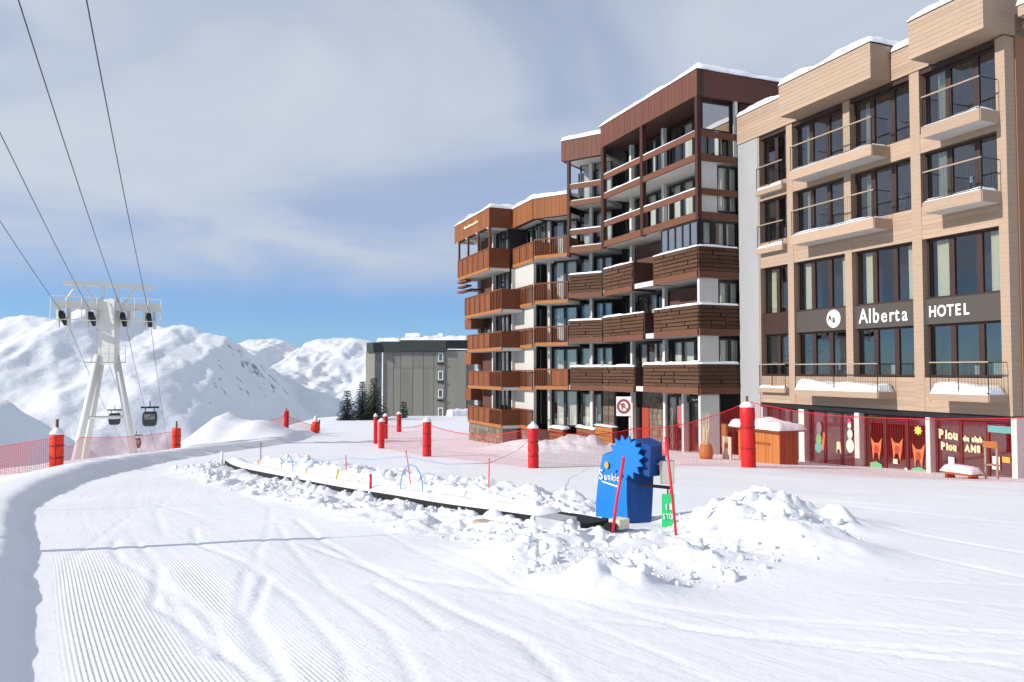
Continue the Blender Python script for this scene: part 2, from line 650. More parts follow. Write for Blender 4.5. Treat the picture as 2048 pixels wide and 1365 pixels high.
def lane(x, y):
    """sideways distance from the left edge of the ski run (positive on the run)"""
    xe = np.interp(y, _yy, _xs)
    sl = np.interp(y, _yy, _dx)
    return (x - xe) / np.sqrt(1 + sl * sl)


BELT = [(-10.2, 28.3), (-9.1, 25.8), (-8.0, 23.8), (-5.5, 20.2), (-3.65, 17.55), (-2.3, 15.95), (-1.13, 14.35), (0.21, 12.95), (1.0, 12.0)]
TRACKS = [  # ski tracks: points on the ground, width, depth
    ([(-5.45, 10.7), (-5.05, 9.9), (-4.55, 9.1), (-3.5, 7.8), (-2.65, 6.4), (-2.2, 5.6)], 0.045, 0.035),
    ([(-5.1, 10.6), (-4.3, 9.3), (-3.3, 7.6), (-2.55, 6.6), (-2.0, 5.5)], 0.04, 0.03),
    ([(-3.9, 8.6), (-3.2, 7.0), (-2.35, 6.0), (-1.6, 5.0)], 0.055, 0.045),
    ([(-2.6, 8.3), (-2.2, 6.6), (-1.75, 5.7), (-1.35, 4.8)], 0.05, 0.045),
    ([(-2.9, 8.5), (-2.4, 6.9), (-1.95, 5.9), (-1.6, 5.2)], 0.04, 0.03),
    ([(-3.6, 13.0), (-2.6, 10.7), (-1.5, 8.6), (-0.5, 6.8), (0.1, 5.9), (0.45, 4.6)], 0.10, 0.05),
    ([(-3.8, 12.6), (-2.9, 10.2), (-1.9, 7.9), (-1.0, 6.2), (-0.6, 5.0)], 0.08, 0.04),
    ([(-2.8, 10.4), (-1.3, 8.3), (0.2, 7.4), (2.0, 6.7), (4.4, 6.1), (7.0, 5.9)], 0.09, 0.04),
    ([(-2.4, 9.8), (-0.8, 7.9), (0.8, 7.0), (2.6, 6.4), (5.0, 5.8)], 0.07, 0.03),
    ([(-1.4, 7.9), (-0.9, 7.0), (-0.55, 6.2)], 0.05, 0.03),
    ([(2.1, 5.15), (2.8, 5.6), (3.9, 6.1), (5.4, 6.3)], 0.07, 0.03),
    ([(4.9, 9.7), (5.5, 8.3), (5.8, 7.0), (6.0, 6.0)], 0.10, 0.05),
    ([(5.6, 11.5), (6.6, 9.2), (7.5, 7.2)], 0.12, 0.04),
    ([(6.0, 15.5), (8.0, 12.4), (9.5, 10.0)], 0.12, 0.04),
    ([(5.2, 16.5), (8.5, 14.0), (12.0, 11.0)], 0.14, 0.04),
    ([(4.6, 19.0), (8.5, 17.2), (13.0, 14.0)], 0.16, 0.04),
    ([(-4.5, 14.5), (-3.6, 11.5), (-3.2, 9.8), (-2.9, 8.9)], 0.06, 0.03),
    ([(-6.6, 13.5), (-5.9, 11.3), (-5.2, 9.2), (-4.3, 7.4)], 0.06, 0.025),
    ([(-7.6, 17.5), (-6.4, 14.0), (-5.0, 11.2)], 0.09, 0.03),
    ([(-4.9, 12.0), (-4.2, 10.4), (-3.0, 8.9), (-2.0, 7.2), (-1.2, 5.6), (-0.9, 4.6)], 0.05, 0.03),
    ([(-1.9, 11.6), (-0.9, 9.2), (0.3, 7.0), (1.1, 5.6), (1.4, 4.6)], 0.06, 0.03),
    ([(-1.0, 10.4), (0.1, 7.6), (1.6, 6.2), (3.4, 5.4)], 0.05, 0.03),
    ([(0.6, 6.6), (2.6, 5.9), (4.6, 5.5)], 0.05, 0.03),
    ([(3.2, 7.6), (5.2, 6.9), (7.2, 6.5)], 0.06, 0.03),
    ([(4.0, 8.2), (6.0, 7.9), (8.4, 7.8)], 0.08, 0.03),
    ([(-7.2, 15.5), (-5.4, 13.4), (-3.2, 12.3)], 0.06, 0.03),
]


def ground(x, y, full=True):
    x, y = np.asarray(x, float), np.asarray(y, float)
    z = 1.6 - 0.06 * np.minimum(y, 50) - 0.030 * np.clip(y - 50, 0, 60) - 0.08 * np.clip(y - 110, 0, 1e9)
    z = z - 0.22 * sstep(7, 14, x) * sstep(18, 26, y) * (1 - sstep(55, 70, y))
    g = lane(x, y)
    q = -g
    fade = 1 - sstep(56, 74, y)
    hb = 0.20 + 0.07 * (vnoise(y * 0.35, x * 0.1, 1) - 0.5) + 0.12 * sstep(13, 22, y)
    rough = 0.06 * fbm(x * 1.7, y * 1.7, 4, 2)
    berm = hb * sstep(0.0 + rough, 0.38 + rough, q) * (1 - 0.9 * sstep(0.8, 2.6, q))
    z = z + berm * fade
    z = z - 0.06 * np.clip(q - 2.0, 0, 4) - 0.26 * np.clip(q - 5.5, 0, 200) - 0.02 * np.clip(q - 5.5, 0, 60) ** 2 * 0.2
    # ploughed-up mound beyond the net
    mx, my = x + 20.6, y - 55
    z = z + (2.3 * np.exp(-np.abs(mx / 2.3) ** 1.4 - (my / 4.0) ** 2) + 1.0 * np.exp(-((x + 17.3) / 1.5) ** 2 - ((y - 53) / 3.0) ** 2)) * (1 + 0.35 * fbm(x * 0.6, y * 0.6, 4, 1))
    z = z + 0.05 * fbm(x * 0.25, y * 0.25, 3, 0)
    # conveyor banks
    d, s, arc = pdist(x, y, BELT)
    back = sstep(0.35, 0.8, d) * (1 - sstep(1.6, 3.4, d)) * (s > 0) * sstep(1.0, 4.0, arc) * (1 - sstep(16.2, 18.2, arc))
    z = z + back * (0.30 + 0.16 * fbm(x * 1.1, y * 1.1, 4, 3))
    front = sstep(0.28, 0.6, d) * (1 - sstep(1.5, 2.6, d)) * (s < 0) * sstep(0.3, 2.5, arc)
    z = z + front * (0.05 + 0.16 * np.maximum(fbm(x * 1.9, y * 1.9, 4, 1), -0.2))
    # shovelled heaps round the end station
    heap = 0.44 * np.exp(-((x - 3.7) / 0.9) ** 2 - ((y - 12.2) / 1.0) ** 2) + 0.2 * np.exp(-((x - 4.7) / 0.8) ** 2 - ((y - 12.0) / 0.9) ** 2)
    heap += 0.30 * np.exp(-((x - 3.3) / 0.7) ** 2 - ((y - 10.7) / 0.9) ** 2)
    heap += 0.34 * np.exp(-((x - 3.75) / 0.75) ** 2 - ((y - 9.7) / 0.75) ** 2)
    heap += 0.17 * np.exp(-((x - 2.1) / 0.9) ** 2 - ((y - 9.0) / 0.7) ** 2)
    heap += 0.20 * np.exp(-((x - 0.95) / 0.6) ** 2 - ((y - 7.7) / 0.5) ** 2)
    heap += 0.16 * np.exp(-((x - 0.2) / 0.9) ** 2 - ((y - 9.3) / 1.0) ** 2)
    heap += 0.32 * np.exp(-((x - 0.7) / 0.8) ** 2 - ((y - 14.6) / 0.8) ** 2)
    heap = heap * (1 + 0.55 * fbm(x * 1.3, y * 1.3, 3, 0))
    z = z + heap * (1 - 0.95 * np.exp(-((x - 1.85) / 0.7) ** 4 - ((y - 11.9) / 1.3) ** 4))
    ch = churn(x, y, d, s, arc, heap)
    z = z + ch * (0.16 * fbm(x * 2.6, y * 2.6, 4, 2) + 0.12 * (ridged(x * 5.5, y * 5.5, 3, 3) - 0.55) + 0.05 * fbm(x * 9.5, y * 9.5, 2, 0))
    # drifts by the buildings
    z = z + 0.9 * np.exp(-((x - 3.3) / 2.2) ** 2 - ((y - 37.5) / 2.0) ** 2) * (0.8 + 0.5 * fbm(x * 1.3, y * 1.3, 3, 1))
    z = z + 0.5 * np.exp(-((x - 0.5) / 1.8) ** 2 - ((y - 40.0) / 2.0) ** 2)
    if full:
        for pl, w, dp in TRACKS:
            dd, ss, aa = pdist(x, y, pl)
            wob = 1 + 0.6 * (vnoise(x * 2.3, y * 2.3, 1) - 0.5)
            dp, w = dp * (0.60 if w < 0.056 else 0.36), max(w * 0.40, 0.03)
            z = z - dp * wob * np.exp(-(dd / w) ** 2) + 0.10 * dp * wob * np.exp(-((dd - 2.1 * w) / (0.9 * w)) ** 2) * (ss > 0)
    return z


def churn(x, y, d, s, arc, heap):
    m = sstep(0.25, 0.5, d) * (1 - sstep(1.2, 2.4, d)) * sstep(0.3, 2.0, arc)
    m = np.maximum(m * (1 - sstep(20.0, 21.0, arc)), sstep(0.08, 0.2, heap))
    smooth_lobe = np.exp(-((x - 3.9) / 0.75) ** 2 - ((y - 9.5) / 0.7) ** 2) + np.exp(-((x - 1.85) / 0.6) ** 4 - ((y - 11.9) / 1.1) ** 4)
    return np.clip(m - 1.1 * smooth_lobe, 0, 1)


def gz(x, y):
    return float(ground(np.array([x]), np.array([y]), False)[0])


def axis(lo, hi, core, step, grow=1.09, mx=3.0):
    a = list(np.arange(core[0], core[1], step))
    s, v = step, core[0]
    left = []
    while v > lo:
        s = min(s * grow, mx)
        v -= s
        left.append(v)
    s, v = step, a[-1]
    right = []
    while v < hi:
        s = min(s * grow, mx)
        v += s
        right.append(v)
    return np.array(left[::-1] + a + right)


gx = axis(-70, 60, (-6.5, 6.5), 0.05, 1.035, 2.0)
gy = axis(-45, 150, (4.4, 15.5), 0.05, 1.03, 2.0)
X, Y = np.meshgrid(gx, gy)
Z = ground(X, Y)
nx, ny = len(gx), len(gy)


def grid_mesh(name, X, Y, Z, mat):
    ny, nx = X.shape
    me = bpy.data.meshes.new(name)
    co = np.stack([X.ravel(), Y.ravel(), Z.ravel()], 1)
    idx = np.arange(nx * ny).reshape(ny, nx)
    f = np.stack([idx[:-1, :-1], idx[:-1, 1:], idx[1:, 1:], idx[1:, :-1]], -1).reshape(-1, 4)
    me.vertices.add(len(co))
    me.vertices.foreach_set('co', co.ravel())
    me.loops.add(f.size)
    me.loops.foreach_set('vertex_index', f.ravel())
    me.polygons.add(len(f))
    me.polygons.foreach_set('loop_start', np.arange(0, f.size, 4))
    me.polygons.foreach_set('loop_total', np.full(len(f), 4))
    me.polygons.foreach_set('use_smooth', np.ones(len(f), bool))
    me.update(calc_edges=True)
    me.materials.append(M[mat])
    return me


def attr(me, name, val):
    a = me.attributes.new(name, 'FLOAT', 'POINT')
    a.data.foreach_set('value', np.ascontiguousarray(val, dtype=np.float32).ravel())


me = grid_mesh('snow_ground', X, Y, Z, 'snow_ground')
G = lane(X, Y)
d_, s_, a_ = pdist(X, Y, BELT)
CH = np.maximum(sstep(0, 2.2, 2.6 - d_), sstep(2.4, 1.6, np.hypot((X - 2.4) / 1.3, (Y - 10.8) / 1.7)))
cord = sstep(0.12, 0.3, G) * (1 - sstep(1.3, 2.6, G + 1.6 * (vnoise(X * 0.9, Y * 0.25, 2) - 0.5))) * (1 - sstep(7.5, 11.0, Y))
cord = cord * (0.25 + 0.75 * sstep(0.30, 0.5, vnoise(G * 1.1 + 3.0, Y * 0.12, 3)))
for pl, w, dp in TRACKS[:7]:
    dd, ss, aa = pdist(X, Y, pl)
    cord = cord * (1 - np.exp(-(dd / (2.6 * w)) ** 2))
attr(me, 'lane_u', G + 0.02 * (vnoise(X * 0.3, Y * 0.3) - 0.5))
attr(me, 'lane_v', Y)
attr(me, 'cord', cord)
attr(me, 'streak', (1 - CH) * (1 - 0.8 * cord) * sstep(0.0, 0.8, G) * 0.30 + 0.02)
o = bpy.data.objects.new('snow_ground', me)
COL.objects.link(o)
prop(o, 'groomed snow slope with corduroy and ski tracks', kind='structure')

# loose lumps of shovelled snow
ICO_V, ICO_F = [], []
t_ = (1 + sqrt(5)) / 2
for v in [(-1, t_, 0), (1, t_, 0), (-1, -t_, 0), (1, -t_, 0), (0, -1, t_), (0, 1, t_), (0, -1, -t_), (0, 1, -t_), (t_, 0, -1), (t_, 0, 1), (-t_, 0, -1), (-t_, 0, 1)]:
    ICO_V.append(Vector(v).normalized())
ICO_F = [(0, 11, 5), (0, 5, 1), (0, 1, 7), (0, 7, 10), (0, 10, 11), (1, 5, 9), (5, 11, 4), (11, 10, 2), (10, 7, 6), (7, 1, 8),
         (3, 9, 4), (3, 4, 2), (3, 2, 6), (3, 6, 8), (3, 8, 9), (4, 9, 5), (2, 4, 11), (6, 2, 10), (8, 6, 7), (9, 8, 1)]


def subdivide_ico(V, Fc):
    V = list(V)
    cache, out = {}, []

    def mid(a, b):
        k = (min(a, b), max(a, b))
        if k not in cache:
            V.append((V[a] + V[b]).normalized())
            cache[k] = len(V) - 1
        return cache[k]
    for a, b, c in Fc:
        x, y, z = mid(a, b), mid(b, c), mid(c, a)
        out += [(a, x, z), (b, y, x), (c, z, y), (x, y, z)]
    return V, out


IV2, IF2 = ICO_V, ICO_F
IV2 = np.array([tuple(v) for v in IV2])
IF2 = np.array(IF2)
npt = 260000
px = RNG.uniform(-11, 6.5, npt)
py = RNG.uniform(6.3, 28, npt)
dd, ss, aa = pdist(px, py, BELT)
hp = 0.42 * np.exp(-((px - 3.2) / 1.5) ** 2 - ((py - 11.0) / 2.0) ** 2) + 0.3 * np.exp(-((px - 1.1) / 1.2) ** 2 - ((py - 8.7) / 1.2) ** 2)
dens_ = churn(px, py, dd, ss, aa, hp) * np.where(ss > 0, 0.55, 1.0)
patch = sstep(-0.35, 0.35, fbm(px * 0.8, py * 0.8, 3, 2))
keep = RNG.random(npt) < dens_ * np.clip(1.5 - py / 24, 0.25, 1) * (0.02 + 0.17 * patch)
px, py = px[keep], py[keep]
pz = ground(px, py, False)
vs, fs = [], []
for i in range(len(px)):
    r = 0.006 + 0.020 * RNG.random() ** 2.0 + 0.07 * RNG.random() ** 12.0
    if py[i] > 16:
        r *= 1.35
    sc = RNG.uniform(0.7, 1.3, 3) * r
    jit = 1 + RNG.uniform(-0.38, 0.38, (len(IV2), 1))
    a = RNG.uniform(0, 2 * pi)
    P = IV2 * jit * sc
    P = np.stack([P[:, 0] * cos(a) - P[:, 1] * sin(a), P[:, 0] * sin(a) + P[:, 1] * cos(a), P[:, 2]], 1)
    fs.append(IF2 + len(vs) * len(IV2))
    vs.append(P + (px[i], py[i], pz[i] + 0.1 * r))
CL_V, CL_F = np.concatenate(vs), np.concatenate(fs)
me = bpy.data.meshes.new('snow_clods')
me.vertices.add(len(CL_V))
me.vertices.foreach_set('co', CL_V.ravel())
me.loops.add(CL_F.size)
me.loops.foreach_set('vertex_index', CL_F.ravel())
me.polygons.add(len(CL_F))
me.polygons.foreach_set('loop_start', np.arange(0, CL_F.size, 3))
me.polygons.foreach_set('loop_total', np.full(len(CL_F), 3))
me.polygons.foreach_set('use_smooth', np.ones(len(CL_F), bool))
me.update(calc_edges=True)
me.materials.append(M['snow_cap'])
o = bpy.data.objects.new('snow_clods', me)
COL.objects.link(o)
prop(o, 'loose lumps of shovelled snow along the conveyor and heaps', 'snow', kind='stuff')

# ------------------------------------------------------------------ mountains
FX = 1545.0


def sky_pt(px, py, Yd):
    return ((px - 1024) / FX * Yd, Yd, 3.3 + (740 - py) / FX * Yd)


def ridge_profile(pts, Yd):
    a = np.array([sky_pt(p[0], p[1], Yd) for p in pts])
    return a[:, 0], a[:, 2]


R1 = [(-1800, 600), (-1100, 570), (-600, 600), (-300, 585), (-120, 625), (0, 640), (60, 632), (110, 642), (150, 622), (190, 606), (225, 600), (255, 622), (280, 640),
      (300, 653), (330, 656), (360, 650), (385, 656), (405, 668), (430, 672), (458, 678), (500, 720), (560, 790), (640, 860), (800, 900), (1100, 900)]
R2 = [(-1800, 640), (-600, 700), (0, 700), (300, 690), (440, 684), (480, 688), (520, 680), (548, 677), (570, 684), (600, 704), (612, 690), (640, 680), (680, 677), (720, 680), (760, 690), (850, 676), (960, 690), (1100, 670), (1600, 660)]


def mountain1(x, y):
    rx, rz = ridge_profile(R1, 1500)
    scale = np.clip(y / 1500.0, 0.3, 2)
    top = np.interp(x, rx, rz)
    t = (1500 - y) / 750.0                     # 0 on the ridge, 1 at the foot
    foot = -150 + 0 * x
    prof = np.where(t >= 0, 1 - np.clip(t, 0, 1) ** 0.85, 1 - np.clip(-t, 0, 1) * 0.8)
    amp = top - foot
    z = foot + amp * prof
    env = np.clip(prof, 0, 1) * (1 - np.clip(prof, 0, 1)) * 4
    n = (ridged(x / 210 + y / 900, y / 420, 5, 0, 0.52) - 0.55) * 58 + fbm(x / 60, y / 60, 5, 2) * 6
    z = z + env ** 0.8 * n + (ridged(x / 42 + y / 65, y / 120, 6, 1, 0.58) - 0.5) * 15 * np.clip(prof, 0, 1)
    return z


def mountain2(x, y):
    rx, rz = ridge_profile(R2, 2300)
    top = np.interp(x, rx, rz)
    t = (2300 - y) / 900.0
    prof = np.where(t >= 0, 1 - np.clip(t, 0, 1) ** 0.9, 1 - np.clip(-t, 0, 1))
    z = -150 + (top + 150) * prof
    env = np.clip(prof, 0, 1) * (1 - np.clip(prof, 0, 1)) * 4
    return z + env ** 0.7 * ((ridged(x / 230, y / 500, 5, 3) - 0.5) * 120 + fbm(x / 50, y / 50, 4, 1) * 14) + (ridged(x / 50, y / 80, 3, 2) - 0.5) * 12 * np.clip(prof, 0, 1)


def left_spur(x, y):
    # near shoulder on the far left whose right flank lies in shade
    cx = -330 - 0.25 * (y - 420)
    top = -16 - 0.02 * (y - 420)
    q = x - cx
    z = top - np.where(q > 0, 0.60 * q, 0.18 * -q) + fbm(x / 25, y / 25, 4, 3) * 4
    return np.where((y > 330) & (y < 640), z - np.maximum(380 - y, 0) * 0.8 - np.maximum(y - 560, 0) * 0.8, -999)


mx_ = axis(-2300, 900, (-1020, -240), 5.0, 1.06, 60)
my_ = axis(-120, 2700, (700, 2320), 7.0, 1.06, 60)
X, Y = np.meshgrid(mx_, my_)
Z = np.maximum(np.maximum(mountain1(X, Y), mountain2(X, Y)), np.maximum(left_spur(X, Y), -170 + 8 * fbm(X / 120, Y / 120, 3)))
me = grid_mesh('mountains', X, Y, Z, 'snow_mountain')
gxx = np.gradient(Z, axis=1) / np.gradient(X, axis=1)
gyy = np.gradient(Z, axis=0) / np.gradient(Y, axis=0)
slope = np.hypot(gxx, gyy)
attr(me, 'rock', np.clip((slope - 0.55) * 0.75, 0, 0.6))
o = bpy.data.objects.new('mountains', me)
COL.objects.link(o)
prop(o, 'snow covered mountain range across the valley', kind='structure')

# ------------------------------------------------------------------ building kit


def window(fr, rt, x0, x1, z0, z1, y, n, fmat='frame_brown', gmat='glass', edge=0.06, mull=0.10, depth=0.07, curtains=(), cmat='curtain_white',
           splits=None, transom=None):
    """framed window; every pane and curtain a sub-part. curtains: (from, to) as fractions of the width"""
    L = [(x0, x1, y - depth, y, z0, z0 + edge), (x0, x1, y - depth, y, z1 - edge, z1),
         (x0, x0 + edge, y - depth, y, z0 + edge, z1 - edge), (x1 - edge, x1, y - depth, y, z0 + edge, z1 - edge)]
    cuts = splits or [i / n for i in range(1, n)]
    xs = [x0 + edge]
    for c in cuts:
        m = x0 + (x1 - x0) * c
        L.append((m - mull / 2, m + mull / 2, y - depth, y + 0.004, z0 + edge, z1 - edge))
        xs += [m - mull / 2, m + mull / 2]
    xs.append(x1 - edge)
    f = boxes(fr, rt, 'window', L, fmat)
    for a, b in zip(xs[::2], xs[1::2]):
        box(fr, rt, 'pane', a, b, y - depth * 0.6, y - depth * 0.6 + 0.012, z0 + edge, z1 - edge, gmat, parent=f)
    for c in curtains:
        curtain(fr, rt, x0 + (x1 - x0) * c[0], x0 + (x1 - x0) * c[1], z0 + 0.05, z1 - 0.05, y - depth - 0.10, c[2] if len(c) > 2 else cmat, f)
    return f


def curtain(fr, rt, x0, x1, z0, z1, y, mat, parent):
    n = max(6, int((x1 - x0) / 0.045))
    c = ((x0 + x1) / 2, y, (z0 + z1) / 2)
    vs, fs = [], []
    ph = random.random() * 6
    for i in range(n + 1):
        x = x0 + (x1 - x0) * i / n - c[0]
        dy = 0.028 * sin(i * 1.7 + ph) + 0.01 * sin(i * 0.6)
        vs += [(x, dy, z0 - c[2]), (x, dy * 0.8, z1 - c[2])]
    for i in range(n):
        fs.append((2 * i, 2 * i + 2, 2 * i + 3, 2 * i + 1))
    return put(fr, rt, 'curtain', make_mesh('curtain', vs, fs, mat, True), c, parent)


def snowcap(fr, rt, x0, x1, y0, y1, z, h, over=0.04, seed=0, lump=0.35, name='snow_cap', parent=None):
    """settled snow with rounded rims"""
    x0, x1, y0, y1 = x0 - over, x1 + over, y0 - over, y1 + over
    st = 0.10 if (x1 - x0) * (y1 - y0) < 25 else 0.22
    nx = max(8, min(160, int((x1 - x0) / st)))
    ny = max(6, min(60, int((y1 - y0) / st)))
    xs, ys = np.linspace(x0, x1, nx + 1), np.linspace(y0, y1, ny + 1)
    XX, YY = np.meshgrid(xs, ys)
    ed = np.minimum(np.minimum(XX - x0, x1 - XX), np.minimum(YY - y0, y1 - YY))
    r = min(0.22, (y1 - y0) / 2.2, (x1 - x0) / 2.2, h * 1.3)
    k = np.sqrt(np.clip(1 - (1 - np.clip(ed / r, 0, 1)) ** 2, 0, 1))
    nz = 1 + lump * fbm(XX * 0.9 + seed * 7.7, YY * 0.9 + seed * 3.1, 4, 1)
    rim = 0.04 * fbm(XX * 2.3 + seed, YY * 2.3, 3, 2)
    ZZ = h * k * nz
    XX = XX + rim * (ed < 1e-6)
    c = ((x0 + x1) / 2, (y0 + y1) / 2, z)
    vs = list(zip((XX - c[0]).ravel(), (YY - c[1]).ravel(), ZZ.ravel()))
    fs = []
    w = nx + 1
    for j in range(ny):
        for i in range(nx):
            a = j * w + i
            fs.append((a, a + 1, a + w + 1, a + w))
    # closing underside
    k0 = len(vs)
    rimi = [i for i in range(w)] + [j * w + nx for j in range(1, ny + 1)] + [ny * w + i for i in range(nx - 1, -1, -1)] + [j * w for j in range(ny - 1, 0, -1)]
    for i in rimi:
        vs.append((vs[i][0], vs[i][1], -0.012))
    for i in range(len(rimi)):
        j = (i + 1) % len(rimi)
        fs.append((rimi[i], k0 + i, k0 + j, rimi[j]))
    return put(fr, rt, name, make_mesh(name, vs, fs, 'snow_cap', True), c, parent)


def boards_h(fr, rt, name, x0, x1, y0, y1, z0, z1, mat, pitch=0.155, gap=0.005, back='cladding_joint'):
    """horizontal boards, each its own piece, over a dark backing"""
    n = max(1, round((z1 - z0) / pitch))
    h = (z1 - z0) / n
    box(fr, rt, 'backing', x0 + 0.012, x1 - 0.012, y0, y1 - 0.02, z0 + 0.006, z1 - 0.006, back)
    for i in range(n):
        box(fr, rt, name, x0, x1, y1 - 0.02, y1, z0 + i * h + gap / 2, z0 + (i + 1) * h - gap / 2, mat)


def boards_v(fr, rt, name, x0, x1, y0, y1, z0, z1, mat, pitch=0.24, gap=0.012, back='dark_joint', jig=0.004):
    n = max(1, round((x1 - x0) / pitch))
    w = (x1 - x0) / n
    box(fr, rt, 'backing', x0 + 0.01, x1 - 0.01, y0, y1 - 0.025, z0 + 0.01, z1 - 0.01, back)
    for i in range(n):
        j = 0.0 if i % 2 else jig
        box(fr, rt, name, x0 + i * w + gap / 2, x0 + (i + 1) * w - gap / 2, y1 - 0.025, y1 + j, z0, z1, mat)


def rail(fr, rt, x0, x1, y, z0, z1, top='rail_wood', ends=(True, True), back=0.0, posts=3):
    """slim balustrade: hand rail, posts and thin bars"""
    f = box(fr, rt, 'hand_rail', x0, x1, y - 0.03, y + 0.03, z1 - 0.04, z1, top)
    bars = []
    n = int((x1 - x0) / 0.11)
    for i in range(n + 1):
        x = x0 + 0.015 + (x1 - x0 - 0.03) * i / n
        bars.append((x - 0.003, x + 0.003, y - 0.003, y + 0.003, z0 + 0.06, z1 - 0.04))
    bars.append((x0, x1, y - 0.01, y + 0.01, z0 + 0.05, z0 + 0.07))
    for i in range(posts):
        x = x0 + 0.02 + (x1 - x0 - 0.04) * i / (posts - 1)
        bars.append((x - 0.010, x + 0.010, y - 0.012, y + 0.012, z0 - 0.25, z1 - 0.04))
    if back:
        for k, x in enumerate((x0, x1)):
            if not ends[k]:
                continue
            bars.append((x - 0.012, x + 0.012, y - back, y, z1 - 0.04, z1 - 0.015))
            for i in range(1, int(back / 0.11)):
                bars.append((x - 0.003, x + 0.003, y - 0.11 * i - 0.003, y - 0.11 * i + 0.003, z0 + 0.06, z1 - 0.04))
    boxes(fr, rt, 'balusters', bars, 'rail_metal')
    return f


def text_mesh(txt, size, ext=0.02, bold=0.0, shear=0.0, space=1.0):
    cu = bpy.data.curves.new('lettering', 'FONT')
    cu.body = txt
    cu.size = size
    cu.extrude = ext
    cu.offset = bold
    cu.shear = shear
    cu.space_character = space
    ob = bpy.data.objects.new('lettering', cu)
    COL.objects.link(ob)
    dg = bpy.context.evaluated_depsgraph_get()
    me = bpy.data.meshes.new_from_object(ob.evaluated_get(dg))
    bpy.data.objects.remove(ob)
    bpy.data.curves.remove(cu)
    return me


def letters(fr, rt, txt, xs, z, y, size, mat, heights=None, bold=0.0, stretch=1.0, parent=None, name='letter', tilt=0.0):
    """letters one by one along a facade; text reads towards -x of the frame. xs = left edges in frame x"""
    for i, ch in enumerate(txt):
        if ch == ' ':
            continue
        me = text_mesh(ch, size if heights is None else heights[i], 0.012, bold)
        co = np.empty(len(me.vertices) * 3, np.float32)
        me.vertices.foreach_get('co', co)
        co = co.reshape(-1, 3)
        # glyph plane -> frame: right = -x, up = z, out = y
        new = np.stack([-co[:, 0] * stretch, co[:, 2], co[:, 1]], 1)
        if tilt:
            new[:, 2] += tilt * -new[:, 0]
        me.vertices.foreach_set('co', new.ravel())
        me.flip_normals()
        me.materials.clear()
        me.materials.append(M[mat])
        me.update()
        put(fr, rt, name, me, (xs[i], y, z), parent)


def plate(fr, rt, name, pts, y, th, mat, parent=None):
    """flat cut-out given by (x, z) points in a facade frame"""
    a = np.array(pts, float)
    c = ((a[:, 0].min() + a[:, 0].max()) / 2, y, (a[:, 1].min() + a[:, 1].max()) / 2)
    n = len(pts)
    vs = [(p[0] - c[0], 0, p[1] - c[2]) for p in pts] + [(p[0] - c[0], th, p[1] - c[2]) for p in pts]
    fs = [tuple(range(n)), tuple(range(2 * n - 1, n - 1, -1))] + [(i, i + n, (i + 1) % n + n, (i + 1) % n) for i in range(n)]
    return put(fr, rt, name, make_mesh(name, vs, fs, mat), c, parent)


def disc_pts(cx, cz, rx, rz=None, n=24, a0=0.0):
    rz = rz or rx
    return [(cx + rx * cos(2 * pi * i / n + a0), cz + rz * sin(2 * pi * i / n + a0)) for i in range(n)]


def star_pts(cx, cz, r1, r2, n, a0=pi / 2):
    return [(cx + (r1 if i % 2 == 0 else r2) * cos(pi * i / n + a0), cz + (r1 if i % 2 == 0 else r2) * sin(pi * i / n + a0)) for i in range(2 * n)]


# ------------------------------------------------------------------ hotel
H = Frame(112, (15.5, 24.0))
hot = root('hotel_building', H.w(6.4, -4, -0.4), 'beige clad hotel with dark windows, balconies and a white lettered name band', 'hotel')
BAYS = {'D': (0.29, 3.10), 'C': (3.50, 6.24), 'B': (6.58, 9.40), 'A': (9.76, 11.50)}
box(H, hot, 'core', 0.05, 12.9, -9.0, -1.25, -1.5, 14.85, 'interior')
for z in (2.85, 5.55, 8.70, 11.35, 13.72):
    box(H, hot, 'floor_slab', 0.05, 11.56, -1.24, -0.42, z - 0.12, z + 0.10, 'interior_warm')
for x in (3.3, 6.4, 9.58):
    box(H, hot, 'partition', x - 0.06, x + 0.06, -1.24, -0.46, -1.0, 13.6, 'interior')
PIL = [(-0.02, 0.29), (3.10, 3.50), (6.24, 6.58), (9.40, 9.76), (11.50, 11.58)]
for a, b in PIL:
    box(H, hot, 'pillar', a, b, -0.45, 0.0, 1.86, 13.85, 'beige_panel')
box(H, hot, 'pier', 11.58, 12.95, -1.6, 0.02, -1.5, 13.85, 'pale_pier')
box(H, hot, 'side_wall', -0.06, 0.04, -9.0, -0.46, -1.0, 14.6, 'brown_side_cladding')
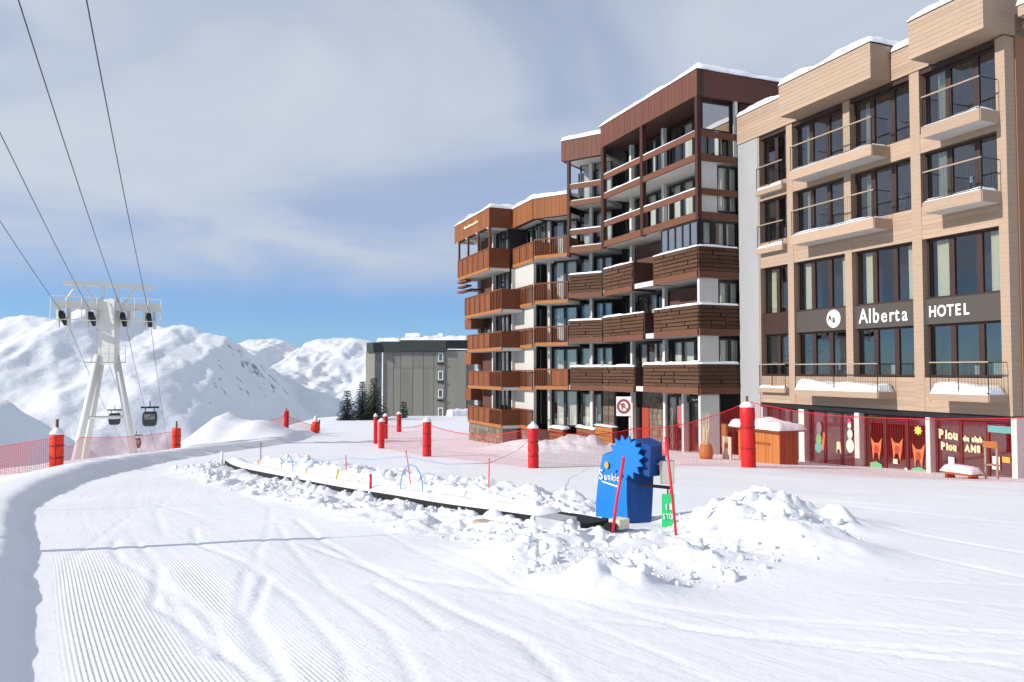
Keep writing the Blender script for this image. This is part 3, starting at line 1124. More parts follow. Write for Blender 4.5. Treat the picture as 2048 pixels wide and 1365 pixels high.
for k, (a, b) in BAYS.items():
    boards_h(H, hot, 'cladding_board', a + 0.001, b - 0.001, -0.40, -0.012, 1.86, 3.04, 'beige_cladding', 0.17)
    boards_h(H, hot, 'cladding_board', a + 0.001, b - 0.001, -0.40, -0.012, 7.86, 9.00, 'beige_cladding', 0.163)
    boards_h(H, hot, 'cladding_board', a + 0.001, b - 0.001, -0.40, -0.012, 10.90, 11.58, 'beige_cladding', 0.17)
    box(H, hot, 'lintel', a + 0.001, b - 0.001, -0.40, -0.05, 13.70, 13.85, 'frame_brown')
    bd = box(H, hot, 'name_band', a + 0.001, b - 0.001, -0.36, -0.10, 4.88, 5.76, 'sign_brown' if k != 'A' else 'frame_brown')
    if k == 'D':
        # white capitals
        for ch, x in zip('HOTEL', (2.95, 2.62, 2.25, 1.94, 1.64)):
            letters(H, hot, ch, [x], 5.14, -0.085, 0.53, 'paint_white', bold=0.012, stretch=0.80, parent=bd)
    if k == 'C':
        hs = [1.0, 0.98, 0.98, 0.90, 0.90, 0.90, 0.88]
        xs = [6.02, 5.56, 5.37, 4.98, 4.62, 4.36, 4.06]
        letters(H, hot, 'Alberta', xs, 5.08, -0.085, 0.8, 'paint_white', heights=[h * 0.80 for h in hs], bold=0.008, stretch=0.82, parent=bd)
    if k == 'B':
        dsc = plate(H, hot, 'emblem', disc_pts(7.31, 5.35, 0.36, 0.36, 28), -0.099, 0.012, 'paint_white', parent=bd)
        letters(H, hot, 'A', [7.58], 5.28, -0.083, 0.34, 'sign_brown', bold=0.01, stretch=0.8, parent=bd, name='emblem_letter')
        letters(H, hot, 'a', [7.36], 5.20, -0.083, 0.42, 'sign_brown', bold=0.01, stretch=0.8, parent=bd, name='emblem_letter')
    nn = 3 if k != 'A' else 2
    sp = {'D': [0.30, 0.66], 'C': [0.34, 0.68], 'B': [0.36, 0.69], 'A': [0.5]}[k]
    cur = [(0.03, 0.20), (0.70, 0.90)] if nn == 3 else [(0.45, 0.85)]
    for (z0, z1), cs, gm in (((11.60, 13.69), [(0.70, 0.86)], 'glass_dark'), ((9.02, 10.89), [(0.72, 0.86)], 'glass_dark'),
                             ((5.77, 7.85), cur, 'glass'), ((3.06, 4.87), [], 'glass_dark')):
        if k == 'A' and z0 != 5.77:
            cs = []
        window(H, hot, a + 0.002, b - 0.002, z0, z1, -0.24, nn, 'frame_brown', gm, 0.07, 0.20, 0.09, cs, 'curtain_cream', splits=sp)
# pale tables and lamps behind the first-floor glass
for x0, x1, z0, z1 in ((0.55, 0.95, 3.15, 3.55), (1.25, 1.6, 3.15, 3.45), (3.62, 3.95, 3.15, 3.30), (4.6, 4.95, 3.15, 3.5), (6.75, 7.05, 3.15, 3.5), (7.4, 7.95, 3.3, 3.55), (10.0, 10.2, 3.6, 3.8)):
    box(H, hot, 'table', x0, x1, -0.80, -0.50, z0, z1, 'curtain_white')
for x0, x1, z0, z1 in ((6.8, 6.95, 12.1, 12.3), (7.9, 8.05, 11.9, 12.1), (4.4, 4.5, 9.5, 9.7), (1.6, 1.7, 9.6, 9.8)):
    box(H, hot, 'lamp', x0, x1, -0.75, -0.60, z0, z1, 'paint_white')
# balconies
SL = [(0.2, 2.3, 11.10, 11.48, 0.9), (0.2, 2.3, 8.55, 8.92, 0.9), (4.4, 8.58, 11.10, 11.48, 0.9), (4.36, 8.56, 8.42, 8.80, 0.9),
      (4.32, 8.48, 2.28, 2.50, 0.9), (0.12, 2.20, 2.30, 2.52, 0.9), (9.80, 11.46, 11.12, 11.34, 0.26), (9.80, 11.46, 8.48, 8.72, 0.26),
      (9.80, 11.46, 2.32, 2.52, 0.22)]
for i, (a, b, z0, z1, dp) in enumerate(SL):
    box(H, hot, 'balcony_slab', a, b, 0.003, dp - 0.03, z0 + 0.02, z1, 'white_concrete')
    box(H, hot, 'slab_edge', a - 0.004, b + 0.004, dp - 0.03, dp, z0, z1 + 0.004, 'beige_cladding')
    box(H, hot, 'slab_edge', a - 0.03, a - 0.001, 0.003, dp - 0.031, z0, z1 + 0.004, 'beige_cladding')
    h = 0.34 if i in (4, 5) else 0.13
    snowcap(H, hot, a + 0.02, b - 0.02, 0.02, dp - 0.02, z1 + 0.004, h, over=0.0, seed=i, lump=0.5)
    rail(H, hot, a, b, dp - 0.06, z1, z1 + 1.05, ends=(True, True), back=dp - 0.1)
# roof volumes
def roof_block(x0, x1, dp, z0, z1, seed, back=-3.0):
    box(H, hot, 'roof_block', x0 + 0.02, x1 - 0.02, back, dp - 0.03, z0 + 0.01, z1 - 0.02, 'beige_panel')
    n = 8
    h = (z1 - z0) / n
    for i in range(n):
        box(H, hot, 'cladding_board', x0, x1, dp - 0.03, dp, z0 + i * h + 0.004, z0 + (i + 1) * h - 0.004, 'beige_cladding')
    box(H, hot, 'coping', x0 - 0.02, x1 + 0.02, back, dp + 0.02, z1 - 0.02, z1 + 0.02, 'frame_brown')
    snowcap(H, hot, x0, x1, back, dp, z1 + 0.02, 0.26, over=0.03, seed=seed, lump=0.7)


roof_block(4.26, 9.03, 1.0, 13.88, 15.20, 1)
roof_block(-0.08, 2.64, 1.0, 13.90, 15.22, 2)
roof_block(9.06, 12.97, 0.06, 13.87, 15.18, 3)
roof_block(2.67, 4.23, 0.03, 13.87, 14.92, 4)
box(H, hot, 'end_canopy', -2.4, -0.62, -1.4, 0.2, 14.15, 14.50, 'beige_panel')
snowcap(H, hot, -2.4, -0.62, -1.4, 0.2, 14.50, 0.45, seed=8, lump=0.5)
box(H, hot, 'end_bracket', -0.62, -0.06, -1.2, -0.8, 14.2, 14.4, 'beige_panel')
# street level
box(H, hot, 'lintel', -0.02, 11.58, -0.45, -0.08, 1.66, 1.855, 'frame_black')
for a, b in ((8.94, 9.26), (6.04, 6.27), (2.95, 3.12), (-0.12, 0.06), (11.50, 11.70)):
    box(H, hot, 'column', a, b, -0.36, -0.02, -1.2, 1.658 if b > 0.1 else 1.80, 'white_concrete')
SHOP = [(6.28, 8.93), (3.13, 6.03), (0.07, 2.94), (9.27, 11.49)]
box(H, hot, 'shop_back', 0.07, 11.5, -1.24, -1.20, -1.0, 1.64, 'interior')
shopw = []
for a, b in SHOP:
    shopw.append(window(H, hot, a + 0.01, b - 0.01, -0.62, 1.65, -0.26, 3, 'frame_maroon', 'glass_dark', 0.07, 0.12, 0.07, []))
    box(H, hot, 'plinth', a + 0.01, b - 0.01, -0.34, -0.27, -1.2, -0.625, 'frame_maroon')
yw = -0.252
w = shopw[0]
plate(H, hot, 'window_drawing', disc_pts(6.72, 0.34, 0.20, 0.27), yw, 0.006, 'paint_pale', w)
plate(H, hot, 'window_drawing', disc_pts(6.72, 0.80, 0.135, 0.19), yw, 0.006, 'paint_pale', w)
plate(H, hot, 'window_drawing', disc_pts(6.74, 1.13, 0.09, 0.12), yw, 0.006, 'paint_pale', w)
plate(H, hot, 'window_drawing', [(6.58, 1.24), (6.92, 1.26), (6.80, 1.30), (6.78, 1.40), (6.68, 1.40), (6.66, 1.30)], yw + 0.007, 0.006, 'paint_pink', w)
plate(H, hot, 'window_drawing', [(7.18, -0.05), (7.22, 0.45), (7.40, 0.45), (7.42, -0.05), (7.36, 0.15), (7.26, 0.15)], yw, 0.006, 'paint_cream', w)
plate(H, hot, 'window_drawing', disc_pts(8.38, 0.12, 0.20, 0.22, 12), yw, 0.006, 'paint_teal', w)
plate(H, hot, 'window_drawing', disc_pts(8.36, 0.46, 0.16, 0.24, 10), yw + 0.002, 0.006, 'paint_green', w)
plate(H, hot, 'window_drawing', disc_pts(8.34, 0.92, 0.15, 0.26, 11), yw, 0.006, 'paint_grey_blue', w)
plate(H, hot, 'window_drawing', [(8.10, -0.02), (8.02, 0.7), (8.08, 0.82), (8.16, 0.5), (8.22, 0.1)], yw + 0.004, 0.006, 'paint_orange', w)
w = shopw[1]
plate(H, hot, 'window_drawing', star_pts(3.62, 1.16, 0.18, 0.11, 8), yw, 0.006, 'paint_yellow', w)
for cx, cz in ((5.45, 0.35), (4.52, 0.42), (3.62, 0.28)):
    plate(H, hot, 'window_drawing', [(cx + 0.16, cz - 0.45), (cx + 0.20, cz), (cx + 0.26, cz + 0.42), (cx + 0.10, cz + 0.22), (cx - 0.10, cz + 0.22), (cx - 0.26, cz + 0.42),
                                     (cx - 0.20, cz), (cx - 0.12, cz - 0.45), (cx - 0.04, cz - 0.12), (cx + 0.08, cz - 0.12)], yw, 0.006, 'paint_orange', w)
    plate(H, hot, 'window_drawing', disc_pts(cx, cz - 0.02, 0.11, 0.16, 10), yw + 0.007, 0.004, 'door_red', w)
for a, b in ((5.20, 5.75), (3.24, 3.90)):
    plate(H, hot, 'window_drawing', [(a, -0.40), (a, -0.22), ((a + b) / 2, -0.12), (b, -0.20), (b, -0.40)], yw + 0.010, 0.006, 'paint_green', w)
plate(H, hot, 'window_drawing', [(4.50, -0.12), (4.50, 0.06), (4.70, 0.05), (4.70, -0.12)], yw + 0.01, 0.006, 'paint_cream', w)
plate(H, hot, 'window_drawing', disc_pts(4.15, -0.28, 0.06, 0.07, 12), yw + 0.01, 0.006, 'paint_white', w)
w = shopw[2]
for txt, xs, z, hh in (('Piou', (2.78, 2.53, 2.44, 2.23), 0.98, 0.42), ('Piou', (2.70, 2.50, 2.42, 2.25), 0.60, 0.34),
                       ('du club', (1.86, 1.74, 1.6, 1.56, 1.45, 1.40, 1.28), 0.96, 0.22), ('ANS', (1.80, 1.60, 1.38), 0.62, 0.30)):
    letters(H, hot, txt, xs, z, yw + 0.012, hh, 'paint_cream', bold=0.02, stretch=0.8, parent=w, tilt=-0.12)
plate(H, hot, 'window_drawing', [(0.14, 1.30), (0.14, 1.52), (1.00, 1.52), (1.00, 1.30)], yw, 0.006, 'paint_teal', w)
for x0, z0, x1, z1, m in ((2.22, 0.10, 2.44, 0.36, 'paint_white'), (0.62, 0.28, 0.86, 0.54, 'paint_white'), (0.28, 0.38, 0.54, 0.56, 'stick_orange'), (0.62, 0.12, 0.88, 0.24, 'paint_pale'), (1.5, 0.0, 1.86, 0.14, 'paint_orange')):
    plate(H, hot, 'notice', [(x0, z0), (x0, z1), (x1, z1), (x1, z0)], yw + 0.002, 0.006, m, w)

# ------------------------------------------------------------------ dark apartment tower
T = Frame(112, H.w(13.05, 2.2)[:2])
U = Frame(145.5, T.w(9.2, 0.0)[:2])
tow = root('apartment_building', T.w(5, -4, -0.9), 'tall dark brown apartment tower with slatted balconies beside the beige hotel', 'apartment building', 'linked apartment blocks')
box(T, tow, 'core', 0.35, 11.2, -9.0, -2.75, -2.5, 17.0, 'interior')
box(U, tow, 'core', 0.3, 3.0, -7.0, -2.6, -2.5, 15.5, 'interior')
boards_v(T, tow, 'fascia_board', -0.05, 9.20, -0.30, 0.05, 16.0, 17.25, 'tower_fascia', 0.30)
box(T, tow, 'fascia_side', -0.05, 0.10, -9.0, -0.302, 16.0, 17.25, 'tower_fascia')
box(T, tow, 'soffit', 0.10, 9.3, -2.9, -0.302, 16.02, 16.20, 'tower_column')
boards_v(U, tow, 'fascia_board', 0.02, 2.66, -0.28, 0.04, 15.62, 16.85, 'tower_fascia', 0.30)
box(U, tow, 'fascia_side', 2.50, 2.66, -6.0, -0.281, 15.62, 16.85, 'tower_fascia')
box(U, tow, 'soffit', 0.0, 2.50, -3.0, -0.29, 15.64, 15.80, 'white_concrete')
box(T, tow, 'roof_deck', 0.10, 9.3, -9.0, -0.31, 16.9, 17.2, 'tower_column')
box(U, tow, 'roof_deck', 0.05, 2.49, -6.0, -0.29, 16.5, 16.8, 'tower_column')
snowcap(T, tow, -0.05, 9.4, -9.0, 0.05, 17.25, 0.30, seed=11, lump=0.35)
snowcap(U, tow, 0.0, 2.66, -6.0, 0.04, 16.85, 0.30, seed=12, lump=0.35)
# slim posts of the upper loggias
for x0, x1 in ((-0.04, 0.16), (4.72, 4.98), (8.90, 9.18)):
    box(T, tow, 'post', x0, x1, -0.16, 0.055, 10.22, 15.998, 'tower_column')
box(U, tow, 'post', 2.10, 2.26, -0.14, 0.06, 9.9, 15.60, 'tower_column')
# floors
LEV = [(13.0, 13.3), (10.25, 10.6), (7.55, 7.85), (4.88, 5.18), (2.17, 2.47)]
for i, (z0, z1) in enumerate(LEV):
    box(T, tow, 'floor_slab', 0.16, 9.2, -2.74, -0.06, z0 + 0.03, z1 - 0.02, 'white_concrete')
    box(U, tow, 'floor_slab', 0.02, 2.3, -2.59, -0.06, z0 - 0.02, z1 - 0.04, 'white_concrete')
    if i < 2:
        box(T, tow, 'beam', 0.17, 4.71, -0.06, 0.04, z0, z1, 'tower_beam')
        box(T, tow, 'beam', 4.99, 8.89, -0.06, 0.04, z0, z1, 'tower_beam')
        box(U, tow, 'beam', 0.03, 2.09, -0.06, 0.04, z0 - 0.12, z1 - 0.12, 'tower_beam')
        r0, r1 = ((14.10, 14.40), (11.40, 11.70))[i]
        for fr, a, b in ((T, 0.17, 4.71), (T, 4.99, 8.89), (U, 0.03, 2.09)):
            dz = 0 if fr is T else -0.22
            box(fr, tow, 'rail_board', a, b, -0.05, 0.03, r0 + dz, r1 + dz, 'tower_beam')
            snowcap(fr, tow, a, b, -0.05, 0.03, r1 + dz, 0.05, over=0.01, seed=i + a, lump=0.8, name='snow_line')
        # deck chairs and clutter stay dark behind the rails
        box(T, tow, 'side_beam', -0.04, 0.04, -9.0, -0.162, z0, z1, 'tower_beam')
        box(T, tow, 'side_rail', -0.04, 0.02, -2.4, -0.162, r0, r1, 'tower_beam')
    else:
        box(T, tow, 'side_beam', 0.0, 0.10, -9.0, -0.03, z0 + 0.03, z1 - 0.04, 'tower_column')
snowcap(T, tow, 5.1, 8.88, -0.9, 0.05, 13.31, 0.10, over=0.0, seed=20, lump=0.6)
# front wall with windows
for x0, x1 in ((4.66, 4.86), (7.92, 8.12)):
    box(T, tow, 'column', x0, x1, -1.40, -1.18, -1.5, 15.99, 'white_concrete')
box(U, tow, 'column', 1.30, 1.48, -1.40, -1.20, -1.5, 15.6, 'white_concrete')
for i, (f0, f1) in enumerate(((13.30, 15.9), (10.60, 12.95), (7.86, 10.2), (5.19, 7.5), (2.48, 4.85), (-0.75, 2.15))):
    dk = 'frame_black'
    for (a, b, n) in ((0.40, 4.64, 4), (4.88, 7.90, 3), (8.14, 9.15, 1)):
        if i == 5:
            continue
        if i == 2 and a < 4.9:
            box(T, tow, 'shutter', a, b, -1.62, -1.50, f0 + 0.05, f1 - 0.1, 'shutter_brown')
            continue
        if i == 2 and a < 8:
            box(T, tow, 'shutter', a, a + 1.2, -1.62, -1.50, f0 + 0.05, f1 - 0.1, 'shutter_brown')
            a = a + 1.25
        if i == 3 and a < 1:
            box(T, tow, 'shutter', a, b, -1.62, -1.50, f0 + 0.05, f1 - 0.1, 'shutter_brown')
            continue
        cs = []
        for q in range(n):
            if random.random() < (0.9 if i in (0, 1, 4) else 0.45):
                cs.append(((q + 0.12) / n, (q + random.choice((0.55, 0.8, 0.88))) / n))
        window(T, tow, a, b, f0 + 0.03, f1 - 0.06, -1.52, n, dk, 'glass', 0.09, 0.16, 0.08, cs, 'curtain_white')
    if i < 5:
        window(U, tow, 0.1, 1.28, f0 - 0.05, f1 - 0.2, -1.5, 2, dk, 'glass', 0.08, 0.14, 0.08, [(0.1, 0.45), (0.58, 0.8)])
        window(U, tow, 1.5, 2.25, f0 - 0.05, f1 - 0.2, -1.5, 1, dk, 'glass', 0.08, 0.14, 0.08, [(0.3, 0.8)])
# blade wall at the near corner with rooms behind
for z0, z1 in ((-1.5, 2.169), (2.48, 4.879), (5.19, 7.549), (10.62, 12.98)):
    box(T, tow, 'blade_wall', 0.06, 0.22, -1.10, -0.06, z0, z1, 'white_concrete')
    if z0 > -1:
        def side_window(z0=z0, z1=z1):
            Fs = Frame(112 + 90, T.w(0.14, -1.12)[:2])   # looks back along the row, away from the facade
            window(Fs, tow, -1.35, -0.02, z0 + 0.05, z1 - 0.1, 0.0, 2, 'frame_black', 'glass', 0.09, 0.14, 0.07, [(0.1, 0.4), (0.6, 0.8)])
        side_window()
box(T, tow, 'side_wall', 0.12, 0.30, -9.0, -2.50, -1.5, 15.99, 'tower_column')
Fs = Frame(202, T.w(0.0, -0.24)[:2])
window(Fs, tow, -1.60, 0.0, 14.45, 15.75, 0.0, 1, 'frame_black', 'glass_mirror', 0.05, 0.1, 0.06)
box(T, tow, 'column', -0.02, 0.14, -2.25, -2.10, 13.3, 15.99, 'white_concrete')
# glazed corner on the fifth floor
window(T, tow, 0.06, 3.10, 9.06, 10.20, 0.02, 5, 'frame_black', 'glass_mirror', 0.06, 0.09, 0.06, [])
window(T, tow, 0.06, 0.42, 9.07, 10.19, -0.25, 1, 'frame_black', 'glass', 0.04, 0.09, 0.06, [])
Fs = Frame(202, T.w(0.03, -0.10)[:2])
window(Fs, tow, -2.1, 0.0, 9.06, 10.20, 0.0, 3, 'frame_black', 'glass', 0.07, 0.16, 0.06, [(0.2, 0.45), (0.7, 0.9)])
# slatted balconies: random-length boards in staggered rows
def slat_balcony(fr, x0, x1, z0, z1, y, side=None, snow=0.09, dep=1.0, cap=True):
    rows = 6
    hb = 0.30
    box(fr, tow, 'balcony_beam', x0, x1, y - 0.06, y + 0.03, z0, z0 + hb, 'tower_beam')
    box(fr, tow, 'gap_shade_sheet', x0 + 0.02, x1 - 0.02, y - 0.12, y - 0.075, z0 + hb + 0.02, z1 - 0.04, 'frame_black')  # black sheet painting in the shadow of the board gaps
    h = (z1 - z0 - hb) / rows
    for r in range(rows):
        x = x0
        zz = z0 + hb + r * h
        while x < x1 - 0.05:
            L = random.choice((0.8, 1.1, 1.5, 2.0))
            if x1 - (x + L) < 0.35:
                L = x1 - x
            j = random.choice((0.0, 0.012, 0.03))
            gp = random.choice((0.02, 0.05, 0.09)) if x + L < x1 - 0.01 else 0
            box(fr, tow, 'balcony_board', x, x + L - gp, y - 0.06, y - 0.015 + j, zz + 0.022, zz + h - 0.022, 'tower_board')
            x += L
    if cap:
        snowcap(fr, tow, x0, x1, y - 0.12, y + 0.02, z1, snow, over=0.02, seed=x0 + z0, lump=0.7, name='snow_line')


slat_balcony(T, 0.05, 3.75, 7.55, 9.0, 0.05)
slat_balcony(T, 5.85, 8.95, 7.46, 9.0, 0.03)
slat_balcony(U, 0.0, 2.18, 7.48, 8.86, 0.02)
slat_balcony(T, 0.05, 3.72, 4.90, 6.31, 0.05)
slat_balcony(T, 4.78, 9.0, 4.86, 6.26, 0.03)
slat_balcony(U, 0.0, 2.18, 4.88, 6.17, 0.02)
slat_balcony(T, 0.0, 4.72, 2.18, 3.58, 0.08, snow=0.16)
slat_balcony(T, 5.75, 9.1, 2.12, 3.48, 0.03, snow=0.12)
slat_balcony(U, 0.0, 2.1, 2.12, 3.48, 0.02, snow=0.12)
Fs = Frame(202, T.w(0.0, 0.04)[:2])
for z0, z1 in ((7.56, 9.0), (4.90, 6.31), (2.19, 3.58)):
    slat_balcony(Fs, -2.25, -0.02, z0, z1, 0.03)
for x0, x1, z0, z1 in ((3.76, 3.86, 7.56, 9.0), (5.76, 5.84, 7.47, 9.0), (3.73, 3.83, 4.91, 6.3), (4.68, 4.77, 4.87, 6.25), (4.73, 4.83, 2.19, 3.57), (5.66, 5.74, 2.13, 3.47)):
    box(T, tow, 'balcony_return', x0, x1, -1.4, 0.0, z0, z1, 'tower_column')
# street level of the tower
window(T, tow, 0.30, 2.75, -0.85, 2.0, -1.3, 3, 'frame_black', 'glass', 0.10, 0.12, 0.08, [])
window(T, tow, 2.95, 4.64, -0.85, 2.0, -1.3, 2, 'frame_black', 'glass', 0.10, 0.12, 0.08, [])
sg = box(T, tow, 'shop_sign', 0.5, 2.7, -1.22, -1.16, 1.70, 2.02, 'frame_black')
for i in range(11):
    box(T, tow, 'sign_stroke', 0.75 + i * 0.14, 0.83 + i * 0.14, -1.16, -1.15, 1.80 + 0.02 * (i % 3), 1.90 - 0.02 * (i % 2), 'paint_white', parent=sg)
for i in range(3):
    box(T, tow, 'ski_rack', 0.5 + 0.75 * i, 1.1 + 0.75 * i, -1.9, -1.8, -0.4, 0.75, 'hut_board')
box(T, tow, 'column', 2.77, 2.93, -1.35, -1.0, -1.5, 2.16, 'white_concrete')
box(T, tow, 'poster', 3.2, 3.55, -1.18, -1.17, 0.4, 1.5, 'poster_red')
box(T, tow, 'stone_backing', 4.88, 9.2, -2.2, -1.80, -1.5, 2.14, 'mortar')
box(T, tow, 'door', 7.1, 7.8, -1.79, -1.72, -0.9, 1.3, 'door_red')
box(T, tow, 'entrance_dark_sheet', 7.9, 9.15, -1.79, -1.74, -0.9, 2.1, 'interior')  # flat dark panel, the shade of a recessed entrance put into its colour
for r in range(9):
    x = 5.0 + 0.1 * (r % 2)
    while x < 7.0:
        L = random.uniform(0.2, 0.42)
        box(T, tow, 'stone', x, min(x + L - 0.02, 7.05), -1.80, -1.76 + random.uniform(0, 0.04), -0.85 + r * 0.30, -0.57 + r * 0.30, 'stone_a')
        x += L
box(U, tow, 'stone_backing', 0.0, 0.75, -1.75, -1.5, -1.5, 2.05, 'mortar')
for r in range(9):
    for q in range(2):
        box(U, tow, 'stone', 0.02 + q * 0.36, 0.34 + q * 0.36, -1.5, -1.46 + random.uniform(0, 0.03), -0.95 + r * 0.32, -0.65 + r * 0.32, 'stone_a')
window(U, tow, 0.8, 2.25, -0.95, 1.95, -1.5, 2, 'frame_black', 'glass', 0.10, 0.14, 0.08, [(0.05, 0.42), (0.55, 0.85)])

# ------------------------------------------------------------------ larch clad block
V = Frame(145.5, U.w(2.25, 0.0)[:2])
W = Frame(112, V.w(2.40, 0.0)[:2])
XF = Frame(112, W.w(3.35, 1.60)[:2])
lar = root('apartment_building', W.w(2, -4, -1.6), 'orange brown larch clad apartment block with panelled balconies left of the dark tower', 'apartment building', 'linked apartment blocks')
box(V, lar, 'core', 0.3, 3.2, -7.0, -2.3, -3.0, 13.2, 'interior')
box(W, lar, 'core', 0.4, 10.0, -7.0, -2.9, -3.0, 13.2, 'interior')
for fr, a, b in ((V, 0.02, 2.38), (W, 0.0, 3.34), (XF, 0.0, 7.15)):
    boards_v(fr, lar, 'fascia_board', a, b, -0.30, 0.04, 12.42, 13.66, 'larch_fascia', 0.26)
    box(fr, lar, 'soffit', a + 0.02, b - 0.02, -2.8, -0.302, 12.44, 12.60, 'white_concrete')
    box(fr, lar, 'roof_deck', a + 0.02, b - 0.02, -4.5, -0.302, 13.3, 13.6, 'tower_column')
    snowcap(fr, lar, a, b, -4.5, 0.05, 13.66, 0.30, seed=a + b, lump=0.5)
box(XF, lar, 'fascia_side', -0.10, -0.002, -1.62, 0.04, 12.42, 13.66, 'larch_frame')
snowcap(XF, lar, -0.12, 0.2, -1.62, 0.05, 13.66, 0.26, seed=31)
bn = box(XF, lar, 'house_sign', 2.0, 5.1, 0.045, 0.075, 13.02, 13.05, 'larch_frame')
for i in range(9):
    hgt = (0.26, 0.16, 0.16, 0.24, 0.15, 0.15, 0.15, 0.24, 0.16)[i]
    plate(XF, lar, 'sign_letter', [(4.9 - i * 0.33, 13.06), (4.9 - i * 0.33, 13.06 + hgt), (4.80 - i * 0.33, 13.06 + hgt), (4.78 - i * 0.33, 13.14), (4.68 - i * 0.33, 13.06 + 0.15), (4.66 - i * 0.33, 13.06)],
          0.05, 0.02, 'paint_cream', bn)


def larch_balcony(fr, x0, x1, z0, z1, y=0.0, open_from=None, dep=1.4, glaz=(), ret=True):
    """slab with orange edge, posts, frame rails and boarded panels"""
    box(fr, lar, 'balcony_slab', x0 + 0.02, x1 - 0.02, y - dep, y - 0.05, z0 - 0.16, z0 + 0.02, 'white_concrete')
    box(fr, lar, 'slab_edge', x0, x1, y - 0.05, y + 0.02, z0 - 0.14, z0 + 0.06, 'larch_edge')
    n = max(1, round((x1 - x0) / 1.05))
    w = (x1 - x0) / n
    box(fr, lar, 'hand_rail', x0, x1, y - 0.05, y + 0.015, z1 - 0.08, z1, 'larch_frame')
    for i in range(n + 1):
        px_ = min(max(x0 + i * w, x0 + 0.035), x1 - 0.035)
        box(fr, lar, 'post', px_ - 0.035, px_ + 0.035, y - 0.055, y + 0.022, z0 + 0.06, z1 - 0.08, 'larch_frame')
    for i in range(n):
        a, b = x0 + i * w + 0.045, x0 + (i + 1) * w - 0.045
        if i in glaz:
            boxes(fr, lar, 'balusters', [(a + (b - a) * q / 9 - 0.015, a + (b - a) * q / 9 + 0.015, y - 0.035, y - 0.005, z0 + 0.07, z1 - 0.09) for q in range(1, 9)], 'larch_frame')
        else:
            m = 4
            for q in range(m):
                box(fr, lar, 'panel_board', a + (b - a) * q / m + 0.004, a + (b - a) * (q + 1) / m - 0.004, y - 0.045, y - 0.02 + 0.008 * (q % 2), z0 + 0.08, z1 - 0.085, 'larch_panel')
    if ret:
        for xx in (x0, x1 - 0.06):
            box(fr, lar, 'balcony_return', xx + 0.004, xx + 0.056, y - dep, y - 0.056, z0 + 0.03, z1 - 0.02, 'larch_frame')


# section next to the tower
larch_balcony(V, 0.05, 2.36, 10.12, 11.18, 0.0, glaz=(0, 1))
larch_balcony(V, 0.0, 2.34, 7.40, 8.52, 0.0, glaz=(0, 1))
larch_balcony(V, 0.0, 2.34, 4.88, 5.90, 0.0, glaz=(0, 1))
larch_balcony(V, 0.0, 2.34, 2.30, 3.38, 0.0, glaz=(1,))
larch_balcony(W, 0.05, 3.30, 10.0, 11.10, 0.0)
for z0, z1 in ((7.30, 8.45), (4.78, 5.85), (2.22, 3.30), (-0.15, 0.92)):
    larch_balcony(W, -0.1, 3.25, z0, z1, 0.12, glaz=(0, 1), dep=0.26, ret=False)
box(W, lar, 'wall', 0.35, 3.29, -0.34, -0.16, -3.0, 9.82, 'grey_wall')
box(W, lar, 'column', 3.30, 3.42, -1.5, 0.06, -3.0, 9.82, 'white_concrete')
box(V, lar, 'column', 1.93, 2.12, -1.32, -1.10, -3.0, 12.43, 'white_concrete')
for k, (f0, f1) in enumerate(((10.2, 12.42), (7.5, 9.95), (5.0, 7.15), (2.4, 4.62), (-0.1, 2.1))):
    window(V, lar, 0.12, 1.90, f0, f1, -1.35, 2, 'frame_black', 'glass', 0.09, 0.16, 0.08, [(0.1, 0.42), (0.56, 0.86)])
    window(V, lar, 2.15, 3.1, f0, f1, -1.36, 2, 'frame_black', 'glass', 0.09, 0.16, 0.08, [(0.62, 0.8)])
    if k == 0:
        window(W, lar, 0.3, 3.2, f0 + 0.7, f1, -0.9, 3, 'frame_black', 'glass', 0.09, 0.2, 0.08, [(0.05, 0.22), (0.4, 0.6), (0.74, 0.9)])
    # far section
    window(XF, lar, 0.10, 2.25, f0, f1, -1.35, 3, 'frame_black', 'glass', 0.09, 0.14, 0.08, [(0.1, 0.2), (0.45, 0.58)])
    if k != 2:
        box(XF, lar, 'shutter', 2.6, 5.2, -1.45, -1.36, f0 - 0.1, f1, 'shutter_brown')
    else:
        window(XF, lar, 2.6, 5.2, f0, f1, -1.36, 3, 'frame_black', 'glass', 0.09, 0.14, 0.08, [(0.1, 0.25)])
for xx in (2.32, 5.25):
    box(XF, lar, 'column', xx, xx + 0.18, -1.34, -1.12, -1.0, 12.43, 'white_concrete')
larch_balcony(XF, 0.0, 6.45, 9.80, 11.12, 0.0)
for z0, z1, x1 in ((7.05, 8.35, 5.6), (4.66, 5.72, 5.0), (2.20, 3.25, 4.9), (-0.15, 0.88, 4.9)):
    larch_balcony(XF, -1.55, x1, z0, z1, -0.25, glaz=(0, 1))
# little end balconies round the far corner
XE = Frame(22, XF.w(5.4, -0.25)[:2])
for z0, z1 in ((8.9, 9.0), (6.2, 6.9), (3.7, 4.5), (1.2, 2.0)):
    box(XF, lar, 'end_balcony', 5.0, 6.4, -1.8, -0.5, z0, z1, 'larch_panel')
for k in range(3):
    box(XF, lar, 'sun_blade', 4.6, 6.5, -0.4, 0.03, 8.75 + 0.34 * k, 8.87 + 0.34 * k, 'larch_frame')
for xx in (0.06, 2.2, 4.3, 6.3):
    box(XF, lar, 'loggia_post', xx, xx + 0.14, -0.14, -0.02, 11.125, 12.42, 'larch_frame')
    box(XF, lar, 'bracket', xx, xx + 0.14, -1.2, 0.10, 12.30, 12.415, 'white_concrete')
box(XF, lar, 'wall', 0.10, 6.2, -3.0, -1.5, -3.0, 12.4, 'interior')
